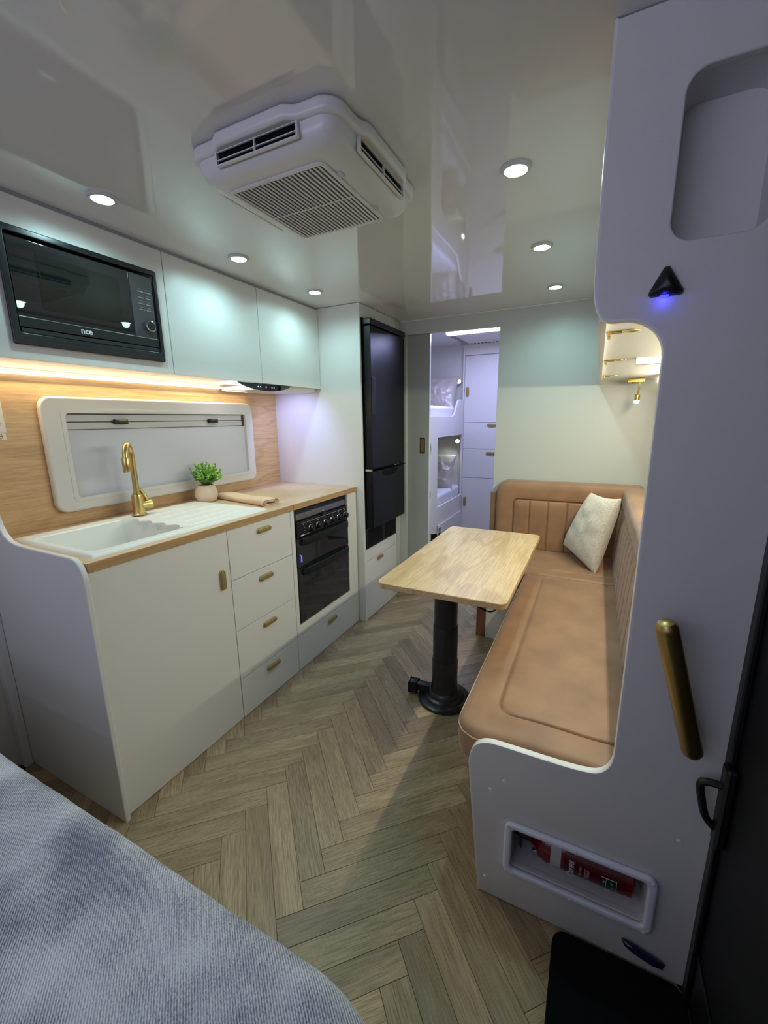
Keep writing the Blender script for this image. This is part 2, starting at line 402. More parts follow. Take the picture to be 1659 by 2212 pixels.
def cushion_mesh(u0, u1, v0, v1, depth, M, rc=0.05, re=0.03, inset=None, pleats=None, crown=0.008, res=0.008, wob=0.0015, corner=None):
    """upholstered pad: face towards +w at w=0, body back to w=-depth; inset=(margin list) draws a sunk seam round a raised inner panel"""
    nu = max(8, int((u1-u0)/res)); nv = max(8, int((v1-v0)/res))
    # boundary-clustered coordinates
    def coords(a, b_, n, lines_=()):
        cs = []
        for i in range(n+1):
            cs.append(a+(b_-a)*i/n)
        extra = [0.0015, 0.004, 0.008, 0.014, 0.021]
        for e in extra: cs += [a+e, b_-e]
        for q in lines_: cs += [q+e for e in (-.009, -.0055, -.003, -.0012, 0, .0012, .003, .0055, .009) if a < q+e < b_]
        cs = sorted(set(round(c, 5) for c in cs)); out = [cs[0]]
        for c in cs[1:]:
            if c-out[-1] > 0.0009: out.append(c)
        return out
    us, vv = coords(u0, u1, nu, (list(inset[:2]) if inset else [])+list(pleats or [])), coords(v0, v1, nv, list(inset[2:4]) if inset else [])
    rcs = corner or (rc, rc, rc, rc)   # order: (u1,v1) (u0,v1) (u0,v0) (u1,v0)
    def clampp(u, v):
        for (cu_, cv_, sx, sy, r) in ((u1, v1, 1, 1, rcs[0]), (u0, v1, -1, 1, rcs[1]), (u0, v0, -1, -1, rcs[2]), (u1, v0, 1, -1, rcs[3])):
            if r <= 0: continue
            ccx, ccy = cu_-sx*r, cv_-sy*r
            dx, dy = (u-ccx)*sx, (v-ccy)*sy
            if dx > 0 and dy > 0:
                # map the square corner to the quarter disc
                mxv = max(dx, dy); l = sqrt(dx*dx+dy*dy)
                s = mxv/l if l > 0 else 1
                return ccx+sx*dx*s, ccy+sy*dy*s, r-mxv
        return u, v, min(u-u0, u1-u, v-v0, v1-v)
    def sdin(u, v, a0, a1, b0, b1, r):
        cx, cy = (a0+a1)/2, (b0+b1)/2
        qx, qy = abs(u-cx)-(a1-a0)/2+r, abs(v-cy)-(b1-b0)/2+r
        return sqrt(max(qx, 0)**2+max(qy, 0)**2)+min(max(qx, qy), 0)-r
    bm = bmesh.new(); grid = []
    for v in vv:
        row = []
        for u in us:
            pu, pv, d = clampp(u, v); d = max(d, 0.0)
            h = 0.0
            if d < re: h -= re*(1-sqrt(max(0, 1-(1-d/re)**2)))
            if inset:
                a0, a1, b0, b1, r = inset
                sd = sdin(pu, pv, a0, a1, b0, b1, r)
                h -= 0.010*math.exp(-(abs(sd)/0.0034)**1.5)
                if sd < 0: h += crown*(1-math.exp(sd/0.035))
                else: h += crown*0.8*(1-math.exp(-sd/0.02))*(lambda q: q*q*(3-2*q))(min(1, d/(re*2.2)))
                if pleats and sd < 0:
                    for pu_ in pleats: h -= 0.009*math.exp(-(abs(pu-pu_)/0.004)**1.4)*min(1, -sd/0.01)
            h += wob*noise3(pu*9, pv*9, u0*7)
            row.append(bm.verts.new(M @ Vector((pu, pv, h))))
        grid.append(row)
    nr, nc = len(grid), len(grid[0])
    for j in range(nr-1):
        for i in range(nc-1): bm.faces.new((grid[j][i], grid[j][i+1], grid[j+1][i+1], grid[j+1][i]))
    per = [(0, i) for i in range(nc)]+[(j, nc-1) for j in range(1, nr)]+[(nr-1, i) for i in range(nc-2, -1, -1)]+[(j, 0) for j in range(nr-2, 0, -1)]
    W = (M.to_3x3() @ Vector((0, 0, 1))).normalized()
    prev = [grid[j][i] for j, i in per]
    cen = M @ Vector(((u0+u1)/2, (v0+v1)/2, 0))
    levels = [(depth-re)*0.5, depth-re-0.012, depth-re-0.004, depth-re]
    for li, dep in enumerate(levels):
        cur = []
        for (j, i) in per:
            base = grid[j][i].co.copy(); toc = (cen-base); toc -= W*toc.dot(W); toc.normalize()
            puff = [-0.003, 0.0, 0.004, 0.010][li]
            cur.append(bm.verts.new(base-W*dep+toc*puff))
        for k in range(len(per)):
            k2 = (k+1) % len(per); bm.faces.new((prev[k2], prev[k], cur[k], cur[k2]))
        prev = cur
    bm.faces.new(prev)
    return finish(bm, 'cushion')

def pillow_mesh(w_, h_, t_, M, n=26, wr=0.004, seed=0):
    bm = bmesh.new(); G = {}
    for side in (1, -1):
        for j in range(n+1):
            for i in range(n+1):
                u, v = -1+2*i/n, -1+2*j/n
                if side < 0 and (i in (0, n) or j in (0, n)): G[side, i, j] = G[1, i, j]; continue
                prof = (max(0, (1-u*u))**0.42)*(max(0, (1-v*v))**0.42)
                pin = 1-0.10*(1-abs(v))**1.0*0 - 0.07*(1-v*v)*abs(u)**6
                pin2 = 1-0.07*(1-u*u)*abs(v)**6
                x = u*w_/2*pin; y = v*h_/2*pin2
                z = side*t_/2*prof + wr*noise3(u*3+seed, v*3, side*2)*prof*1.5
                G[side, i, j] = bm.verts.new(M @ Vector((x, y, z)))
    for side in (1, -1):
        for j in range(n):
            for i in range(n):
                q = (G[side, i, j], G[side, i+1, j], G[side, i+1, j+1], G[side, i, j+1])
                bm.faces.new(q if side > 0 else q[::-1])
    return finish(bm, 'pillow')

# ------------------------------------------------------------------ room shell
H = 1.993
XL, XR = -1.953, 0.300
YB = 2.850          # partition to the bunk room
YF = -1.60          # wall behind the camera
YE = 4.60
struct(box('ceiling', XL-.03, XR+.03, YF-.03, YE, H, H+.03, CEILM, b=0))
bm = bmesh.new()
bm_box(bm, XL-.03, XL, YF-.03, YE, 0, H)
struct(link('wall_left', finish(bm, 'wall_left'), WALLM))
bm = bmesh.new()
bm_box(bm, XR, XR+.03, 0.955, YE, -0.02, H); bm_box(bm, XR, XR+.03, YF-.03, 0.02, -0.02, H); bm_box(bm, XR, XR+.03, 0.02, 0.955, 1.90, H)
struct(link('wall_right', finish(bm, 'wall_right'), WALLM))
struct(plate('wall_front', [(XL, 0), (XR, 0), (XR, H), (XL, H)], [rrect(-1.70, -0.20, 1.20, 1.72, 0.05)], 0.03, frame('y-', (0, YF, 0)), WALLM))
struct(plate('wall_back', [(XL, 0), (-1.243, 0), (-1.243, 1.902), (-0.600, 1.893), (-0.600, 0), (XR, 0), (XR, H), (XL, H)], [], 0.028, frame('y-', (0, YB+.028, 0)), PARTM))
struct(box('wall_far', XL, XR, 3.995, 4.03, 0, H, WALLM, b=0))
struct(box('trim_1', -1.29, XR, YB-.006, YB-.0005, H-.007, H-.0005, EDGE, b=0.001))

# floor with single herringbone planks
fl = struct(box('floor', XL-.03, XR+.03, YF-.03, YE, -0.05, -0.006, DARK, b=0))
PL, PW = 0.450, 0.0752
s2 = 1/sqrt(2)
X0, Y0 = -0.620, 0.808
plank_me = None
def plank_mesh(nm='plank'):
    bm = bmesh.new(); g = 0.00035
    bm_box(bm, g, PL-g, g, PW-g, -0.0055, 0.0, 0.0007, 1)
    me = finish(bm, nm); me.materials.append(FLOORM); return me
plank_me = plank_mesh()
nplank = 0
def floor_visible(cx, cy):
    if cy < 0.0 or cy > 4.0: return False
    if cy < 0.20 and cx < -0.45: return False
    if cx > 0.16 or cx < -1.97: return False
    if 0.95 < cy < 2.8 and cx < -1.54: return False
    return True
for i in range(-60, 60):
    for j in range(-6, 7):
        # lattice in plank axes (p,q): i*(w,w) + j*(L,-L)
        for kind in (0, 1):
            p, q = i*PW+j*PL, i*PW-j*PL
            if kind == 0: ang = rad(45); pp, qq = p, q
            else: ang = rad(135); pp, qq = p+PW, q+PW
            ox, oy = X0+(pp-qq)*s2, Y0+(pp+qq)*s2
            cxp, cyp = ox+(cos(ang)*PL/2-sin(ang)*PW/2), oy+(sin(ang)*PL/2+cos(ang)*PW/2)
            if not floor_visible(cxp, cyp) or nplank >= 300: continue
            o = bpy.data.objects.new('plank', plank_me); COL.objects.link(o); o.parent = fl
            o.location = (ox, oy, 0); o.rotation_euler = (0, 0, ang); nplank += 1

# ------------------------------------------------------------------ handles
def pill_handle(M, parent, L=0.088, W=0.026):
    """satin gold finger pull with a paler rim; local u along, w out of the face"""
    rim = plate('handle', rrect(-L/2, L/2, -W/2, W/2, W/2, 8), [], 0.006, M, GOLDR, parent, bev=0.0015)
    plate('handle_pad', rrect(-L/2+.0025, L/2-.0025, -W/2+.0025, W/2-.0025, W/2, 8), [], 0.011, M @ Matrix.Translation((0, 0, 0.004)), GOLDM, rim, bev=0.003)
    return rim
def sub_handle(M, parent, L=0.088, W=0.026):
    """the same pull as one sub-part of a door or drawer"""
    me = plate_mesh(rrect(-L/2, L/2, -W/2, W/2, W/2, 8), [], 0.006, M, 0.0015)
    me2 = plate_mesh(rrect(-L/2+.0025, L/2-.0025, -W/2+.0025, W/2-.0025, W/2, 8), [], 0.011, M @ Matrix.Translation((0, 0, 0.004)), 0.003)
    bm = bmesh.new(); bm.from_mesh(me); n = len(bm.faces); bm.from_mesh(me2)
    bm.faces.ensure_lookup_table()
    for f in bm.faces[:n]: f.material_index = 1
    out = bpy.data.meshes.new('handle'); bm.to_mesh(out); bm.free()
    return link('handle', out, [GOLDM, GOLDR], parent)
ROTV = Matrix.Rotation(pi/2, 4, 'Z')

# ------------------------------------------------------------------ kitchen base run (front face x = -1.339)
FX = -1.339
t = thing('sink_cabinet', 'white kitchen base cabinet with one tall door under the sink', 'cabinet', (-1.65, .94, 0))
box('carcass', XL+.002, FX-.018, 0.668, 1.208, 0.0, 0.70, WHITE, t)
d = plate('door', [(0.667, 0.003), (1.2085, 0.003), (1.2085, 0.888), (0.667, 0.888)], [], 0.017, frame('x+', (FX-.017, 0, 0)), WHITE, t, bev=0.001)
sub_handle(frame('x+', (FX, 1.163, 0.692)) @ ROTV, d)
t = thing('drawer_cabinet', 'white base cabinet with a stack of four gold handled drawers beside the oven', 'cabinet', (-1.65, 1.41, 0))
box('carcass', XL+.002, FX-.018, 1.211, 1.618, 0.0, 0.885, WHITE, t)
for (z0, z1, hy, hz) in ((0.667, 0.888, 1.424, 0.846), (0.431, 0.664, 1.416, 0.620), (0.196, 0.428, 1.418, 0.3875), (0.003, 0.193, 1.420, 0.1546)):
    d = box('drawer', FX-.017, FX, 1.2115, 1.617, z0, z1, WHITE, t, b=0.001)
    sub_handle(frame('x+', (FX, hy, hz)), d)
t = thing('oven_cabinet', 'white cabinet surround framing the black oven with a wide drawer below', 'cabinet', (-1.65, 1.95, 0))
plate('surround', [(1.6195, 0.2), (2.268, 0.2), (2.268, 0.888), (2.162, 0.888), (2.162, 0.258), (1.648, 0.258), (1.648, 0.888), (1.6195, 0.888)], [], 0.017, frame('x+', (FX-.017, 0, 0)), WHITE, t, bev=0.001)
d = box('drawer', FX-.017, FX, 1.6195, 2.268, 0.003, 0.197, WHITE, t, b=0.001)
sub_handle(frame('x+', (FX, 1.946, 0.162)), d)
box('carcass', XL+.002, FX-.018, 1.6205, 2.268, 0.0, 0.196, WHITE, t)

# oven / cooker
t = thing('cooker', 'black gas oven and grill with six knobs and steel lid edge', 'oven', (-1.6, 1.905, 0.258))
box('body', -1.92, FX-.012, 1.650, 2.160, 0.260, 0.884, BLACKP, t)
FO = lambda x, y, z: frame('x+', (x, y, z))
box('control_panel', FX-.012, FX+.004, 1.665, 2.150, 0.735, 0.822, BLACKP, t, b=0.004)
box('grill_door', FX-.012, FX+.004, 1.655, 2.157, 0.575, 0.731, BLACKG, t, b=0.003)
bd = box('oven_door', FX-.012, FX+.004, 1.655, 2.157, 0.264, 0.571, BLACKG, t, b=0.003)
for z in (0.712, 0.548):
    pts = smoothpath([(FX+.004, 1.69, z), (FX+.022, 1.70, z), (FX+.030, 1.76, z+.002), (FX+.036, 1.905, z+.003), (FX+.030, 2.06, z+.002), (FX+.022, 2.125, z), (FX+.004, 2.135, z)], 5)
    bm = bmesh.new()
    for k, (a, b_) in enumerate(zip(pts, pts[1:])):
        pass
    vs_ = []
    for p in pts:
        vs_.append([bm.verts.new(p+Vector((dx, 0, dz))) for dx, dz in ((-.004, -.020), (.003, -.018), (.005, 0), (.003, .018), (-.004, .020), (-.006, 0))])
    for a, b_ in zip(vs_, vs_[1:]):
        for k in range(6): bm.faces.new((a[k], a[(k+1) % 6], b_[(k+1) % 6], b_[k]))
    bm.faces.new(vs_[0][::-1]); bm.faces.new(vs_[-1])
    link('door_handle', finish(bm, 'h'), BLACKP, t)
for y in (1.775, 1.845, 1.915, 1.985, 2.053, 2.122):
    kb = lathe('knob', [(0, 0), (.019, 0), (.019, .004), (.0165, .006), (.0155, .020), (.013, .022), (0, .022)], FO(FX+.004, y, 0.768) , BLACKP, t, seg=20)
    box('knob_grip', FX+.025, FX+.029, y-.002, y+.002, .768-.014, .768+.014, DKGREY, kb, b=.001)
    lathe('knob_ring', [(.0192, 0), (.0208, .001), (.0208, .003), (.0192, .004)], FO(FX+.0045, y, 0.768), CHROME, kb, seg=20)
box('hob_lid_edge', FX-.04, FX+.006, 1.66, 2.125, 0.832, 0.862, STEEL, t, b=0.003)
box('lid_catch', FX+.005, FX+.014, 1.882, 1.912, 0.812, 0.842, BLACKG, t, b=0.004)
boxes('scale_marks', [(FX+.004, FX+.0046, y, y+.004, .797, .801) for y in (1.715, 1.735, 1.775, 1.845, 1.915, 1.985, 2.053, 2.122)] +
      [(FX+.004, FX+.0046, 1.70, 2.12, .808, .8088), (FX+.004, FX+.0046, 1.71, 1.77, .744, .7452), (FX+.004, FX+.0046, 1.69, 1.712, .742, .748), (FX+.004, FX+.0046, 1.724, 1.727, .765, .768), (FX+.004, FX+.0046, 1.724, 1.727, .782, .785)], WHITEINK, t, b=0)
bx = box('energy_sticker', FX+.004, FX+.0045, 1.668, 1.692, 0.602, 0.650, BLUEST, t, b=0)
boxes('sticker_print', [(FX+.0045, FX+.0048, 1.681, 1.690, .604, .640), (FX+.0045, FX+.0048, 1.671, 1.678, .640, .645)], WHITEINK, bx, b=0)
# seen through the oven window: a pale lattice of the shelf
boxes('oven_rack', [(FX+.004, FX+.0044, 1.745, 2.02, z, z+.0012) for z in (.470, .420, .412, .404, .396, .388, .380, .372)], mat('dim_rack', (60, 60, 60), .4), bd, b=0)

# worktop, sink, tap
t = thing('worktop', 'continuous light oak kitchen worktop with square front edge', 'worktop', (-1.64, 1.45, 0.89))
WX = -1.335
plate('top_board', [(XL+.003, 0.668), (WX, 0.668), (WX, 1.6415), (XL+.003, 1.6415)], [rrect(-1.835, -1.395, 0.735, 1.455, 0.03)], 0.030, frame('z+', (0, 0, 0.890)), OAK, t, bev=0.0015)
box('hob_cover_board', -1.826, WX, 1.643, 2.231, 0.890, 0.920, OAK, t, b=0.0015)
box('back_strip', XL+.003, -1.8275, 1.643, 2.275, 0.890, 0.920, OAK, t, b=0.001)
box('end_strip', -1.826, WX, 2.2325, 2.275, 0.890, 0.920, OAK, t, b=0.0015)
box('front_edge_band', WX, WX+.0018, 0.669, 1.641, 0.8905, 0.919, OAKE, t, b=0.0004)
box('front_edge_band', WX, WX+.0018, 1.6435, 2.230, 0.8905, 0.919, OAKE, t, b=0.0004)
box('front_edge_band', WX, WX+.0018, 2.233, 2.275, 0.8905, 0.919, OAKE, t, b=0.0004)

def sink_mesh():
    x0, x1, y0, y1 = -1.862, -1.372, 0.705, 1.495
    bx0, bx1, by0, by1, r = -1.805, -1.430, 0.735, 1.105, 0.045
    top = 0.9285; depth = 0.17
    nx, ny = 100, 160
    bm = bmesh.new(); G = []
    def sd(x, y, a0, a1, b0, b1, r):
        qx, qy = abs(x-(a0+a1)/2)-(a1-a0)/2+r, abs(y-(b0+b1)/2)-(b1-b0)/2+r
        return sqrt(max(qx, 0)**2+max(qy, 0)**2)+min(max(qx, qy), 0)-r
    def ss(a, b_, x):
        q = min(1, max(0, (x-a)/(b_-a))); return q*q*(3-2*q)
    for j in range(ny+1):
        row = []
        for i in range(nx+1):
            x, y = x0+(x1-x0)*i/nx, y0+(y1-y0)*j/ny
            z = top
            e = min(x-x0, x1-x, y-y0, y1-y)
            z -= 0.0085*(1-ss(0, .008, e))
            inner = sd(x, y, -1.835, -1.398, 0.730, 1.470, .03)
            z -= 0.0035*ss(0.0, .008, -inner)
            if -inner > 0 and y > 1.105:
                # drainer falls to the bowl and has moulded flutes
                z -= 0.004*(1-(y-1.105)/0.37)
                for gx in (-1.77, -1.69, -1.61, -1.53, -1.46):
                    f = ss(1.13, 1.17, y)*(1-ss(1.40, 1.44, y))
                    z += 0.0025*math.exp(-((x-gx)/.007)**2)*f
            b_ = sd(x, y, bx0, bx1, by0, by1, r)
            # sawtooth lip where the drainer meets the bowl
            z -= depth*ss(0.0, 0.018, -b_)
            if b_ < -0.018: z -= 0.01*ss(0, .2, -b_)
            row.append(bm.verts.new((x, y, z)))
        G.append(row)
    for j in range(ny):
        for i in range(nx): bm.faces.new((G[j][i], G[j][i+1], G[j+1][i+1], G[j+1][i]))
    return finish(bm, 'sink')
t = thing('kitchen_sink', 'white composite sink with drainer set into the oak worktop', 'sink', (-1.62, 1.10, 0.92))
me = sink_mesh(); link('basin', me, SINKM, t)
lathe('drain', [(0, 0), (.035, 0), (.038, .002), (.036, .004), (.02, .003), (0, .003)], frame('z+', (-1.62, .92, .7495)), STEEL, t)
box('drainer_lip', -1.775, -1.425, 1.099, 1.135, 0.905, 0.9262, SINKM, t, b=0.001)
bm = bmesh.new()
for k in range(4):
    x = -1.70+k*.085; v = [bm.verts.new(p) for p in ((x-.034, 1.100, .920), (x+.034, 1.100, .920), (x, 1.078, .920), (x-.034, 1.100, .926), (x+.034, 1.100, .926), (x, 1.078, .926))]
    for q in ((0, 1, 4, 3), (1, 2, 5, 4), (2, 0, 3, 5), (3, 4, 5), (2, 1, 0)): bm.faces.new([v[a] for a in q])
link('drainer_teeth', finish(bm, 't'), SINKM, t)

SX, SY = -1.822, 1.163
t = thing('kitchen_tap', 'brushed gold swan neck mixer tap behind the sink', 'tap', (SX, SY, .922))
lathe('tap_base', [(0, 0), (.029, 0), (.029, .004), (.024, .008), (.024, .085), (.0225, .092), (.017, .094), (.017, .10), (0, .10)], frame('z+', (SX, SY, .926)), GOLD, t)
dx, dy = cos(rad(-48)), sin(rad(-48))
P = lambda s, z: (SX+dx*s, SY+dy*s, z)
pts = [P(0, 1.02), P(0, 1.12), P(0, 1.185)]+[P(.042-.042*cos(a), 1.185+.055*sin(a)) for a in [pi*k/10 for k in range(1, 10)]]+[P(.084, 1.185), P(.085, 1.165)]
tube('neck', pts, [.0125]*3+[.0115]*11, GOLD, t, seg=16)
tube('spray_head', [P(.085, 1.19), P(.085, 1.183), P(.086, 1.13), P(.086, 1.127)], [.0135, .016, .0165, .0150], GOLD, t, seg=18)
# side lever: mixer cartridge barrel and slim lever
tube('mixer_barrel', [(SX, SY, .968), (SX+.010, SY+.055, .968), (SX+.0105, SY+.058, .968)], [.021, .021, .018], GOLD, t, seg=20)
tube('lever', smoothpath([(SX+.009, SY+.040, .975), (SX+.008, SY+.034, 1.0), (SX+.004, SY+.016, 1.04)], 4), [.008]*5+[.0065]*4, GOLD, t, seg=10)

# potted plant
PX, PY = -1.822, 1.538
t = thing('potted_plant', 'small bushy green plant in a cream pot on the worktop', 'plant', (PX, PY, .92))
lathe('pot', [(0, 0), (.038, 0), (.050, .010), (.057, .034), (.054, .058), (.044, .080), (.041, .088), (.038, .088), (.037, .080), (0, .080)], frame('z+', (PX, PY, .9205)), TERRA, t, seg=32)
lathe('moss', [(.037, 0), (.02, .008), (0, .010)], frame('z+', (PX, PY, 1.001)), SOIL, t, seg=16)
rnd = random.Random(3)
stems = bmesh.new(); lv = [bmesh.new(), bmesh.new()]
def leaf(bm, p, dirv, L, W):
    dirv = dirv.normalized(); side = dirv.cross(Vector((rnd.uniform(-1, 1), rnd.uniform(-1, 1), rnd.uniform(.2, 1.2)))).normalized(); up = side.cross(dirv)
    a = bm.verts.new(p); b_ = bm.verts.new(p+dirv*L*.5+side*W+up*.002); c = bm.verts.new(p+dirv*L); d_ = bm.verts.new(p+dirv*L*.5-side*W+up*.002); e = bm.verts.new(p+dirv*L*.5-up*.002)
    bm.faces.new((a, b_, e)); bm.faces.new((b_, c, e)); bm.faces.new((c, d_, e)); bm.faces.new((d_, a, e))
for k in range(46):
    a = rnd.uniform(0, 2*pi); el = rnd.uniform(.15, 1.4); L = rnd.uniform(.075, .105)
    D = Vector((cos(a)*cos(el), sin(a)*cos(el), sin(el))); p0 = Vector((PX+cos(a)*.012, PY+sin(a)*.012, 1.005))
    pts = [p0, p0+D*L*.5+Vector((0, 0, .008)), p0+D*L+Vector((0, 0, .012))]
    tube_bm(stems, pts, [.0014, .0011, .0007], 5)
    for s in range(9):
        f = .35+.65*s/8; p = p0+D*L*f+Vector((0, 0, .010*f))
        dd = D*.8+Vector((rnd.uniform(-1, 1), rnd.uniform(-1, 1), rnd.uniform(-.5, .9)))*1.0
        leaf(lv[0 if (s > 3 and p.z > 1.04) or rnd.random() < .25 else 1], p, dd, rnd.uniform(.015, .023), rnd.uniform(.0058, .0082))
link('stems', finish(stems, 's'), STEM, t)
o = link('foliage', finish(lv[0], 'l'), LEAF, t); o['kind'] = 'stuff'; o['label'] = 'bright green outer leaves'
o = link('foliage', finish(lv[1], 'l'), LEAFD, t); o['kind'] = 'stuff'; o['label'] = 'darker green inner leaves'

# rolled towel lying across the worktop, folded ends towards the room
def towel():
    bm = bmesh.new()
    pa, pb = Vector((-1.838, 1.655, 0)), Vector((-1.425, 1.585, 0)); D = (pb-pa).normalized(); S = Vector((-D.y, D.x, 0))
    # cross-section: flat spiral with three layers
    prof = []
    Wd = .050
    def lay(z, s0, s1, n): return [(s0+(s1-s0)*k/n, z) for k in range(n+1)]
    outer = []
    n = 8
    for k in range(n+1): a = -pi/2+pi*k/n; outer.append((Wd-.014+.014*cos(a), .0145+.0140*sin(a)))
    for k in range(n+1): a = pi/2+pi*k/n; outer.append((-Wd+.014+.014*cos(a), .0145+.0140*sin(a)))
    outer.append((Wd-.016, .0005))
    ring = outer
    inner = [(s*.80, .0145+(z-.0145)*.62) for s, z in reversed(ring)]
    mid = [(s*.62, .0145+(z-.0145)*.30) for s, z in ring]
    path = outer + [(Wd*.80, .0060)] + inner[2:] + mid[3:-2]
    nseg = 26; rows = []
    for i in range(nseg+1):
        f = i/nseg; c = pa+(pb-pa)*f; wob = .0025*noise3(f*6, 1, 2); sc = 1-.10*(1-f)
        rows.append([bm.verts.new(c+S*(s*sc+wob)+Vector((0, 0, .9205+z*(1+.08*sin(f*9))*sc))) for s, z in path])
    for a, b_ in zip(rows, rows[1:]):
        for k in range(len(path)-1): bm.faces.new((a[k], a[k+1], b_[k+1], b_[k]))
    me = finish(bm, 'towel')
    o = link('towel', me, TOWEL, None, (-1.63, 1.60, .92))
    md = o.modifiers.new('thick', 'SOLIDIFY'); md.thickness = .0022; md.offset = 0
    return o
tag(towel(), 'peach hand towel folded in a flat roll beside the draining board', 'towel')

# kitchen end panel (near)
prof = [(-1.952, 0), (-1.3217, 0), (-1.3225, .86), (-1.3255, .890), (-1.334, .912), (-1.348, .928), (-1.366, .9365), (-1.385, .938), (-1.64, .9385), (-1.70, .941), (-1.735, .949), (-1.765, .966), (-1.787, .995), (-1.799, 1.035), (-1.804, 1.09), (-1.806, 1.522), (-1.952, 1.522)]
ep = tag(plate('end_panel', prof, [], 0.018, frame('y-', (0, .664, 0)), PANEL, bev=0.0045, bseg=3, org=(-1.6, .655, 0)), 'shaped pale grey-white panel with a dipped top closing the sink end of the kitchen', 'panel')
struct(box('trim_2', -1.952, -1.915, 0.618, 0.6455, 0.0, 1.5, PANEL, b=.003))

# splashback
struct(box('wall_kitchen', XL+.0005, XL+.006, 0.665, 2.276, 0.9205, 1.548, OAKS, b=0))

# window (blind unit) on the splashback
wn = struct(plate('window_1', rrect(.892, 2.022, .972, 1.438, .045, 8), [rrect(.975, 1.957, 1.028, 1.372, .014, 4)], 0.030, frame('x+', (XL+.006, 0, 0)), PLAST, bev=0.010, bseg=4))
plate('blind', rrect(.973, 1.959, 1.026, 1.374, .014, 4), [], 0.004, frame('x+', (XL+.016, 0, 0)), SHADE, wn)
plate('inner_lip', rrect(.958, 1.974, 1.011, 1.389, .022, 5), [rrect(.975, 1.957, 1.028, 1.372, .014, 4)], 0.0025, frame('x+', (XL+.0355, 0, 0)), PLAST, wn, bev=.001)
box('blind_rail', XL+.018, XL+.026, .978, 1.935, 1.339, 1.368, PLASTG, wn, b=.003)
box('blind_rail', XL+.018, XL+.027, .978, 1.935, 1.3075, 1.336, PLASTG, wn, b=.003)
boxes('rail_shadow_gap', [(XL+.019, XL+.0225, .976, 1.957, 1.3682, 1.3712), (XL+.019, XL+.0225, 1.936, 1.957, 1.306, 1.367), (XL+.019, XL+.0225, .976, 1.957, 1.3362, 1.3388), (XL+.019, XL+.0225, .976, 1.957, 1.3052, 1.3075)], mat('seam_grey', (64, 64, 68), .6), wn, b=0)
for y in (1.197, 1.712):
    boxes('latch', [(XL+.028, XL+.046, y-.030, y+.030, 1.326, 1.348), (XL+.030, XL+.050, y-.020, y+.024, 1.329, 1.344), (XL+.028, XL+.040, y-.037, y-.028, 1.333, 1.340)], BLACKP, wn, b=.003)

# notices on the splashback
t = thing('notice', 'white printed notice sheet cut off by the left edge of the photo', 'notice', (XL+.006, .70, 1.30))
box('sheet', XL+.0062, XL+.0068, .62, .7865, 1.302, 1.46, PAPER, t, b=0)
boxes('print_lines', [(XL+.0068, XL+.0070, .66, .775, z, z+.0012) for z in (1.328, 1.334)]+[(XL+.0068, XL+.0070, .752, .758, z, z+.004) for z in (1.352,)], INK, t, b=0)
t = thing('warning_sticker', 'small white sticker with a round no smoking mark under the notice', 'sticker', (XL+.006, .73, 1.275))
box('sheet', XL+.0062, XL+.0068, .69, .783, 1.276, 1.3008, PAPER, t, b=0)
plate('ring_mark', circ(.762, 1.2895, .0105), [circ(.762, 1.2895, .0088)], .0003, frame('x+', (XL+.0068, 0, 0)), REDINK, t)
boxes('cigarette_mark', [(XL+.0068, XL+.0071, .754, .770, 1.288, 1.291)], REDINK, t, b=0)

# ------------------------------------------------------------------ upper cabinets (front x=-1.575)
UX, UB, UT = -1.575, 1.524, 1.980
def upper(name, label, y0, y1, hole=None):
    t = thing(name, label, 'cabinet', (-1.76, (y0+y1)/2, UB))
    box('carcass_base', XL+.007, UX-.018, y0, y1, UB+.004, UB+.018, WHITE, t)
    box('carcass_top', XL+.002, UX-.018, y0, y1, UT-.014, UT-.001, WHITE, t)
    box('carcass_side', XL+.002, UX-.018, y0, y0+.012, UB+.019, UT-.015, WHITE, t)
    box('carcass_side', XL+.002, UX-.018, y1-.012, y1, UB+.019, UT-.015, WHITE, t)
    return t
t = upper('microwave_cabinet', 'white overhead cabinet at the near end that frames the microwave', .40, 1.2325)
plate('fascia', [(.40, UB), (1.2325, UB), (1.2325, UT), (.40, UT)], [rrect(.701, 1.188, 1.575, 1.886, .004, 2)], .017, frame('x+', (UX-.017, 0, 0)), WHITE, t, bev=.001)
t = upper('wall_cabinet', 'white overhead cabinet in the middle, between microwave and range hood door', 1.2355, 1.7505)
plate('door', [(1.2355, UB), (1.7505, UB), (1.7505, UT), (1.2355, UT)], [], .017, frame('x+', (UX-.017, 0, 0)), WHITE, t, bev=.001)
t = upper('wall_cabinet', 'white overhead cabinet at the far end above the range hood', 1.7535, 2.2735)
plate('door', [(1.7535, UB), (2.2735, UB), (2.2735, UT), (1.7535, UT)], [], .017, frame('x+', (UX-.017, 0, 0)), WHITE, t, bev=.001)
struct(box('trim_3', XL, UX-.004, .40, 2.276, UT+.0008, H-.0005, mat('shadow_trim', (150, 148, 156), .5), b=0))

